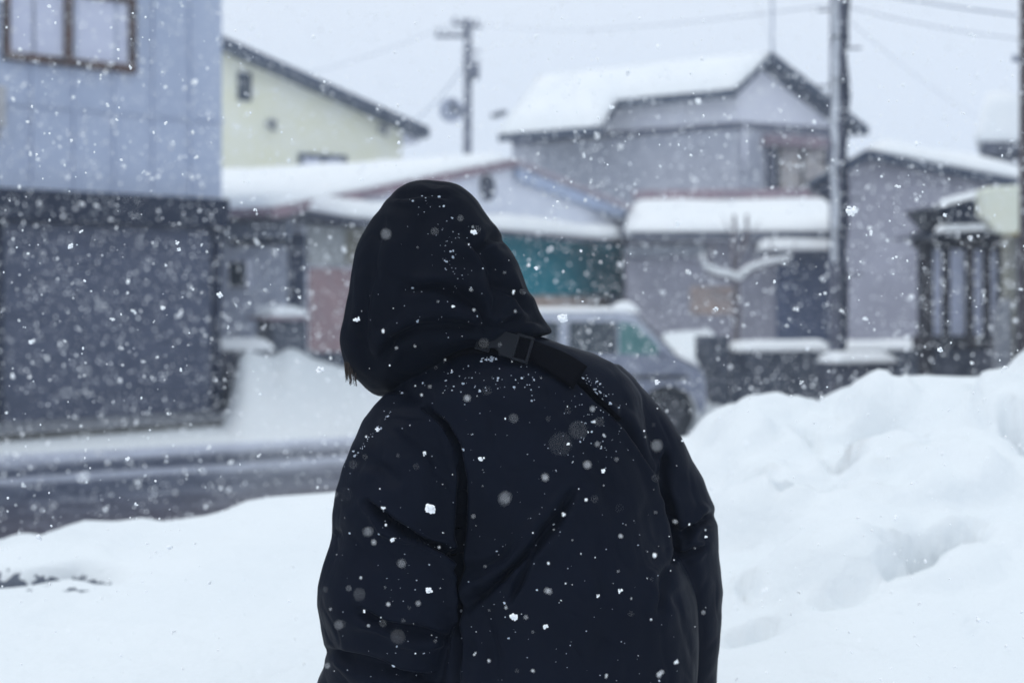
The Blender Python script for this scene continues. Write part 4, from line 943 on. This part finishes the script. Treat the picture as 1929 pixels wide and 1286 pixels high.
# strap across the collar
def ribbon(name, pts, wpx, th_, m, parent, lift=.004, n=26):
    segs = []; L_ = [0]
    for i in range(len(pts)-1): L_.append(L_[-1]+math.dist(pts[i], pts[i+1]))
    top = []; 
    for k in range(n+1):
        s = L_[-1]*k/n; i = max(j for j in range(len(pts)-1) if L_[j] <= s+1e-9); u = (s-L_[i])/(L_[i+1]-L_[i])
        x = pts[i][0]*(1-u)+pts[i+1][0]*u; y = pts[i][1]*(1-u)+pts[i+1][1]*u
        dx, dy = pts[i+1][0]-pts[i][0], pts[i+1][1]-pts[i][1]; l = math.hypot(dx, dy); nx_, ny_ = -dy/l, dx/l
        ww = wpx(k/n) if callable(wpx) else wpx
        rowv = []
        for q in (-1, -.5, 0, .5, 1):
            h_, nn = hit(x+nx_*ww/2*q, y+ny_*ww/2*q, bvh, lift); rowv.append((h_, nn))
        top.append(rowv)
    # even out depth across the ribbon
    for _ in range(4):
        cp = [[v[0].copy() for v in r] for r in top]
        for a in range(1, n):
            for q in range(5):
                cen = (cp[a-1][q]+cp[a+1][q]+cp[a][q]*2)/4; top[a][q] = (cen, top[a][q][1])
    vs = [v for r in top for v, _ in r]; vs2 = [v+Vector((0, -th_, 0)) for v in vs]
    N = len(vs); fs = []
    for a in range(n):
        for q in range(4):
            i = a*5+q; fs.append((N+i, N+i+1, N+i+6, N+i+5)); fs.append((i, i+5, i+6, i+1))
        fs.append((a*5, N+a*5, N+a*5+5, a*5+5)); fs.append((a*5+4, a*5+9, N+a*5+9, N+a*5+4))
    fs.append((0, 1, 2, 3, 4, N+4, N+3, N+2, N+1, N)); e_ = n*5; fs.append((e_, N+e_, N+e_+1, N+e_+2, N+e_+3, N+e_+4, e_+4, e_+3, e_+2, e_+1))
    mb = MB(); mb.add(vs2+vs, [tuple((i+N) % (2*N) for i in f) for f in fs]); return mb.build(name, M[m], parent, True)
st = ribbon('collar_strap', [(835, 668), (870, 652), (910, 650), (960, 655), (1005, 665), (1050, 688), (1090, 715)], lambda u: 36+14*sstep(.6, .9, u), .003, 'webbing', coat, .006)
ribbon('collar_strap', [(1086, 712), (1110, 735), (1135, 758), (1165, 790)], 12, .003, 'webbing', coat, .003, 12)
# buckle
c0, cn = hit(952, 656, bvh, .016)
cn = (cn+Vector((0, -1.2, 0))).normalized()
eu = (P(1004, 672, 2.36)-P(904, 642, 2.36)); eu = (eu-cn*eu.dot(cn)).normalized(); ev = cn.cross(eu).normalized()
if ev.z < 0: ev = -ev
S_ = 2.33/F
def bpt(u, v, h=0): return c0+eu*(u*S_)+ev*(v*S_)+cn*h
def plate(pts, h0, h1): 
    mb = MB(); mb.prism([bpt(u, v, h0) for u, v in pts], cn*(h1-h0)); return mb
bk = plate([(-27, 23), (18, 22), (22, 24), (22, -24), (-4, -24), (-8, -16), (-16, -13), (-24, -16), (-28, -22), (-27, 0)], .000, .008).build('buckle', M['plastic'], st, bevel=.0012)
def ringpart(u0, u1, v0, v1, t_, h0, h1):
    mb = MB()
    for (a, b_, c, d) in ((u0, u1, v0, v0+t_), (u0, u1, v1-t_, v1), (u0, u0+t_, v0+t_+.05, v1-t_-.05), (u1-t_, u1, v0+t_+.05, v1-t_-.05)):
        mb.prism([bpt(a, c, h0), bpt(b_, c, h0), bpt(b_, d, h0), bpt(a, d, h0)], cn*(h1-h0))
    return mb
ringpart(19, 52, -26, 26, 5.5, .001, .0075).build('buckle_frame', M['plastic'], st, bevel=.001)
ringpart(-52, -24, -24, 24, 4, .001, .0065).build('buckle_frame', M['plastic'], st, bevel=.001)
plate([(25, 20), (46, 20), (46, -20), (25, -20)], -.001, .004).build('webbing_loop', M['webbing'], st)
plate([(-47, 19), (-28, 19), (-28, -19), (-47, -19)], -.001, .004).build('webbing_loop', M['webbing'], st)

# snow clinging to the coat
mb = MB(); rr_ = random.Random(21)
def fleck(px, py, r, flat=.6):
    r = min(.0019, r*math.exp(rr_.gauss(-.25, .40)))
    p, n = hit2(px, py, r*.25)
    if min(bvh.find_nearest(p)[3], hbvh.find_nearest(p)[3]) > .006: return
    for k in range(rr_.choice((1, 2, 3, 4)) if r > .0013 else 1):
        q = p+Vector((rr_.uniform(-1, 1), 0, rr_.uniform(-1, 1)))*r*.8; mb.ball(q, (r*rr_.uniform(.7, 1.2), r*.6, r*rr_.uniform(.5, 1)), 6, 4)
for k in range(260):     # whole back
    x = rr_.uniform(640, 1330); y = rr_.uniform(700, 1290); p, n = hit2(x, y)
    if p.y < 2.34+.4 and bvh.find_nearest(p)[3] < .01: fleck(x, y, rr_.uniform(.0006, .0013))
for k in range(70): fleck(rr_.gauss(1130, 45), rr_.gauss(790, 45)+0, rr_.uniform(.0006, .0014))
for k in range(60): fleck(rr_.uniform(830, 1010), 700+rr_.gauss(15, 14), rr_.uniform(.0008, .0019))
for k in range(130):      # ridge of the right shoulder
    u = rr_.random(); x = 1060+u*190; y = 640+u*118+rr_.uniform(2, 12)+40*u*u-10; fleck(x, y, rr_.uniform(.001, .0024))
for k in range(38): u = rr_.random(); fleck(1100+u*75+rr_.gauss(0, 9), 705+u*62+rr_.gauss(0, 9), rr_.uniform(.0008, .0022))
for k in range(34): u = rr_.random(); fleck(1010+u*80, 664+u*40+rr_.uniform(0, 5), rr_.uniform(.0008, .0020))
for k in range(14): fleck(rr_.uniform(905, 935), rr_.uniform(672, 682), rr_.uniform(.0015, .003))
for k in range(55): fleck(rr_.gauss(815, 42), 354+abs(rr_.gauss(0, 26)), rr_.uniform(.0008, .0019))
for k in range(45): fleck(rr_.gauss(845, 18), rr_.gauss(480, 32), rr_.uniform(.0006, .0013))
for k in range(50): fleck(rr_.uniform(665, 960), rr_.uniform(400, 640), rr_.uniform(.0006, .0013))
for k in range(30): u = rr_.random(); fleck(735-u*90, 775+u*100+rr_.uniform(0, 14), rr_.uniform(.0008, .002))
tag(mb.build('snow_on_coat', M['melting'], None, True), 'fine flecks of snow caught on the black coat and hood', 'snow', kind='stuff')
# ------------------------------------------------------------ falling snow
rs = np.random.RandomState(11)
ico_v = []; ph = (1+5**.5)/2
for a, b_ in ((1, ph), (-1, ph), (1, -ph), (-1, -ph)): ico_v += [(a, b_, 0), (0, a, b_), (b_, 0, a)]
ico_v = np.array(ico_v, float); ico_v /= np.linalg.norm(ico_v[0])
ico_f = [(i, j, k) for i in range(12) for j in range(i+1, 12) for k in range(j+1, 12)
         if all(abs(np.linalg.norm(ico_v[p]-ico_v[q])-1.0515) < .02 for p, q in ((i, j), (j, k), (i, k)))]
ico_f = np.array([(i, j, k) if np.dot(np.cross(ico_v[j]-ico_v[i], ico_v[k]-ico_v[i]), ico_v[i]) > 0 else (i, k, j) for i, j, k in ico_f])
blobs = []      # (x, y, z, rx, ry, rz)
def flakes(n, y0, y1, r0, r1, power=2.0, wide=1.25, clump=0.0):
    """evenly through the air between two distances; r = radius range, small ones commoner"""
    k = 0
    while k < n:
        Y = (y0**3+(y1**3-y0**3)*rs.rand())**(1/3)
        x = (rs.rand()*2-1)*.36*wide*Y; z = HC+(-.27*wide+rs.rand()*(.21+.27)*wide)*Y
        if z < .1 or (Y > 2.2 and Y < 2.75 and -.5 < x < .5 and z < 1.85): k += 1; continue
        if z < bankz1(x, Y): k += 1; continue
        r = r0+(r1-r0)*rs.rand()**power
        m = 1 if rs.rand() > clump else rs.randint(2, 6)
        for j in range(m):
            o = (rs.rand(3)*2-1)*r*1.1*(m > 1); rr = r*(.55+.6*rs.rand())
            blobs.append((x+o[0], Y+o[1], z+o[2], rr*(.7+.5*rs.rand()), rr, rr*(.8+.6*rs.rand())))
        k += 1
BX, BY = np.meshgrid(np.linspace(-3, 3, 241), np.linspace(0, 7, 281)); BZ = bankZ(BX, BY)
def bankz1(x, y):
    return BZ[int(y*40), int(min(240, max(0, (x+3)*40)))] if y < 6.5 else 0
flakes(60, .55, 1.1, .0006, .0017, 1.5, 1.15, .2)
flakes(1500, 1.1, 2.3, .0006, .0024, 2.6, 1.25, .22)
flakes(6000, 2.3, 4.6, .0009, .0036, 2.3, 1.2, .25)
flakes(14000, 4.6, 9.0, .0022, .0066, 1.6, 1.15, .15)
flakes(14000, 9.0, 15.5, .004, .0092, 1.5, 1.12, .1)
# larger tufts of snow near the plane of focus, where the photo shows them
def tuft(px, py, Y, size, n=14):
    c = P(px, py, Y)
    for j in range(n):
        o = np.clip(rs.randn(3), -1.6, 1.6)*size*np.array([.30, .2, .25]); r = size*(.14+.20*rs.rand())
        blobs.append((c.x+o[0], c.y+o[1], c.z+o[2], r*(.8+.5*rs.rand()), r, r*(.7+.6*rs.rand())))
for (px, py, Y, s) in [(907, 864, 2.2, .0075), (811, 958, 2.15, .011), (967, 1162, 2.2, .009), (809, 1112, 2.2, .007), (892, 437, 2.15, .008), (672, 602, 2.2, .007), (1028, 1180, 2.1, .006), (738, 1017, 2.05, .006),
                       (1062, 969, 1.9, .008), (711, 808, 2.2, .006), (603, 697, 2.2, .009), (1604, 397, 2.2, .013), (1629, 600, 1.75, .009), (213, 601, 1.85, .009), (132, 463, 2.2, .008), (334, 457, 2.2, .006),
                       (565, 560, 1.9, .007), (1010, 505, 2.2, .005), (1060, 600, 2.25, .012), (1238, 720, 2.2, .007), (1137, 886, 2.1, .006), (240, 863, 2.1, .006), (1510, 720, 1.9, .008), (1348, 583, 2.1, .006),
                       (1070, 836, 2.1, .004), (1126, 1122, 2.2, .004), (854, 577, 2.2, .004), (337, 470, 2.2, .005), (92, 12, 2.2, .005), (108, 215, 1.8, .006), (415, 555, 2.1, .007), (1780, 405, 2.2, .006),
                       (1245, 1268, 1.55, .008), (1142, 1272, 1.75, .006), (920, 1245, 1.75, .006), (793, 743, 1.8, .006), (732, 1138, 1.65, .007), (787, 1136, 1.5, .005), (757, 1060, 1.25, .0055), (952, 938, 1.05, .006), (1238, 838, 1.1, .0055), (692, 1000, 1.2, .005), (640, 1175, 1.2, .0045), (1272, 982, 1.6, .006),
                       (1330, 1010, 2.2, .004), (118, 650, 1.0, .006), (190, 575, 1.1, .006), (160, 700, 1.0, .006), (540, 370, 1.4, .004), (1740, 250, 1.4, .004)]:
    tuft(px, py, Y, s*(1 if Y > 1.95 else .62), (26 if s > .0085 else 13) if Y > 1.95 else 5)
B = np.array(blobs); nb = len(B)
V = ico_v[None, :, :]*(1+(rs.rand(nb, 12, 1)-.5)*.35)
V = V*B[:, None, 3:6]+B[:, None, 0:3]
Fc = (ico_f[None]+(np.arange(nb)*12)[:, None, None]).reshape(-1, 3)
me = bpy.data.meshes.new('falling_snow'); me.vertices.add(nb*12); me.vertices.foreach_set('co', V.reshape(-1))
me.loops.add(Fc.size); me.loops.foreach_set('vertex_index', Fc.ravel()); me.polygons.add(len(Fc)); me.polygons.foreach_set('loop_start', np.arange(0, Fc.size, 3)); me.update()
fs_ = link('falling_snow', me, M['flake'], None, True); tag(fs_, 'snowflakes falling through the air all across the view', 'snow', kind='stuff')

# ------------------------------------------------------------ haze of the snowfall
mb = MB(); mb.prism([(-75, -12, -1.0), (75, -12, -1.0), (75, 95, -1.0), (-75, 95, -1.0)], (0, 0, 18.5))
hz = mb.build('haze', None)
hm = bpy.data.materials.new('haze'); hm.use_nodes = True; t = hm.node_tree; t.nodes.clear()
o_ = t.nodes.new('ShaderNodeOutputMaterial'); v_ = t.nodes.new('ShaderNodeVolumePrincipled')
v_.inputs['Density'].default_value = .0028; v_.inputs['Color'].default_value = (.80, .88, 1, 1)
t.links.new(v_.outputs[0], o_.inputs['Volume']); hz.data.materials.append(hm); tag(hz, kind='stuff')
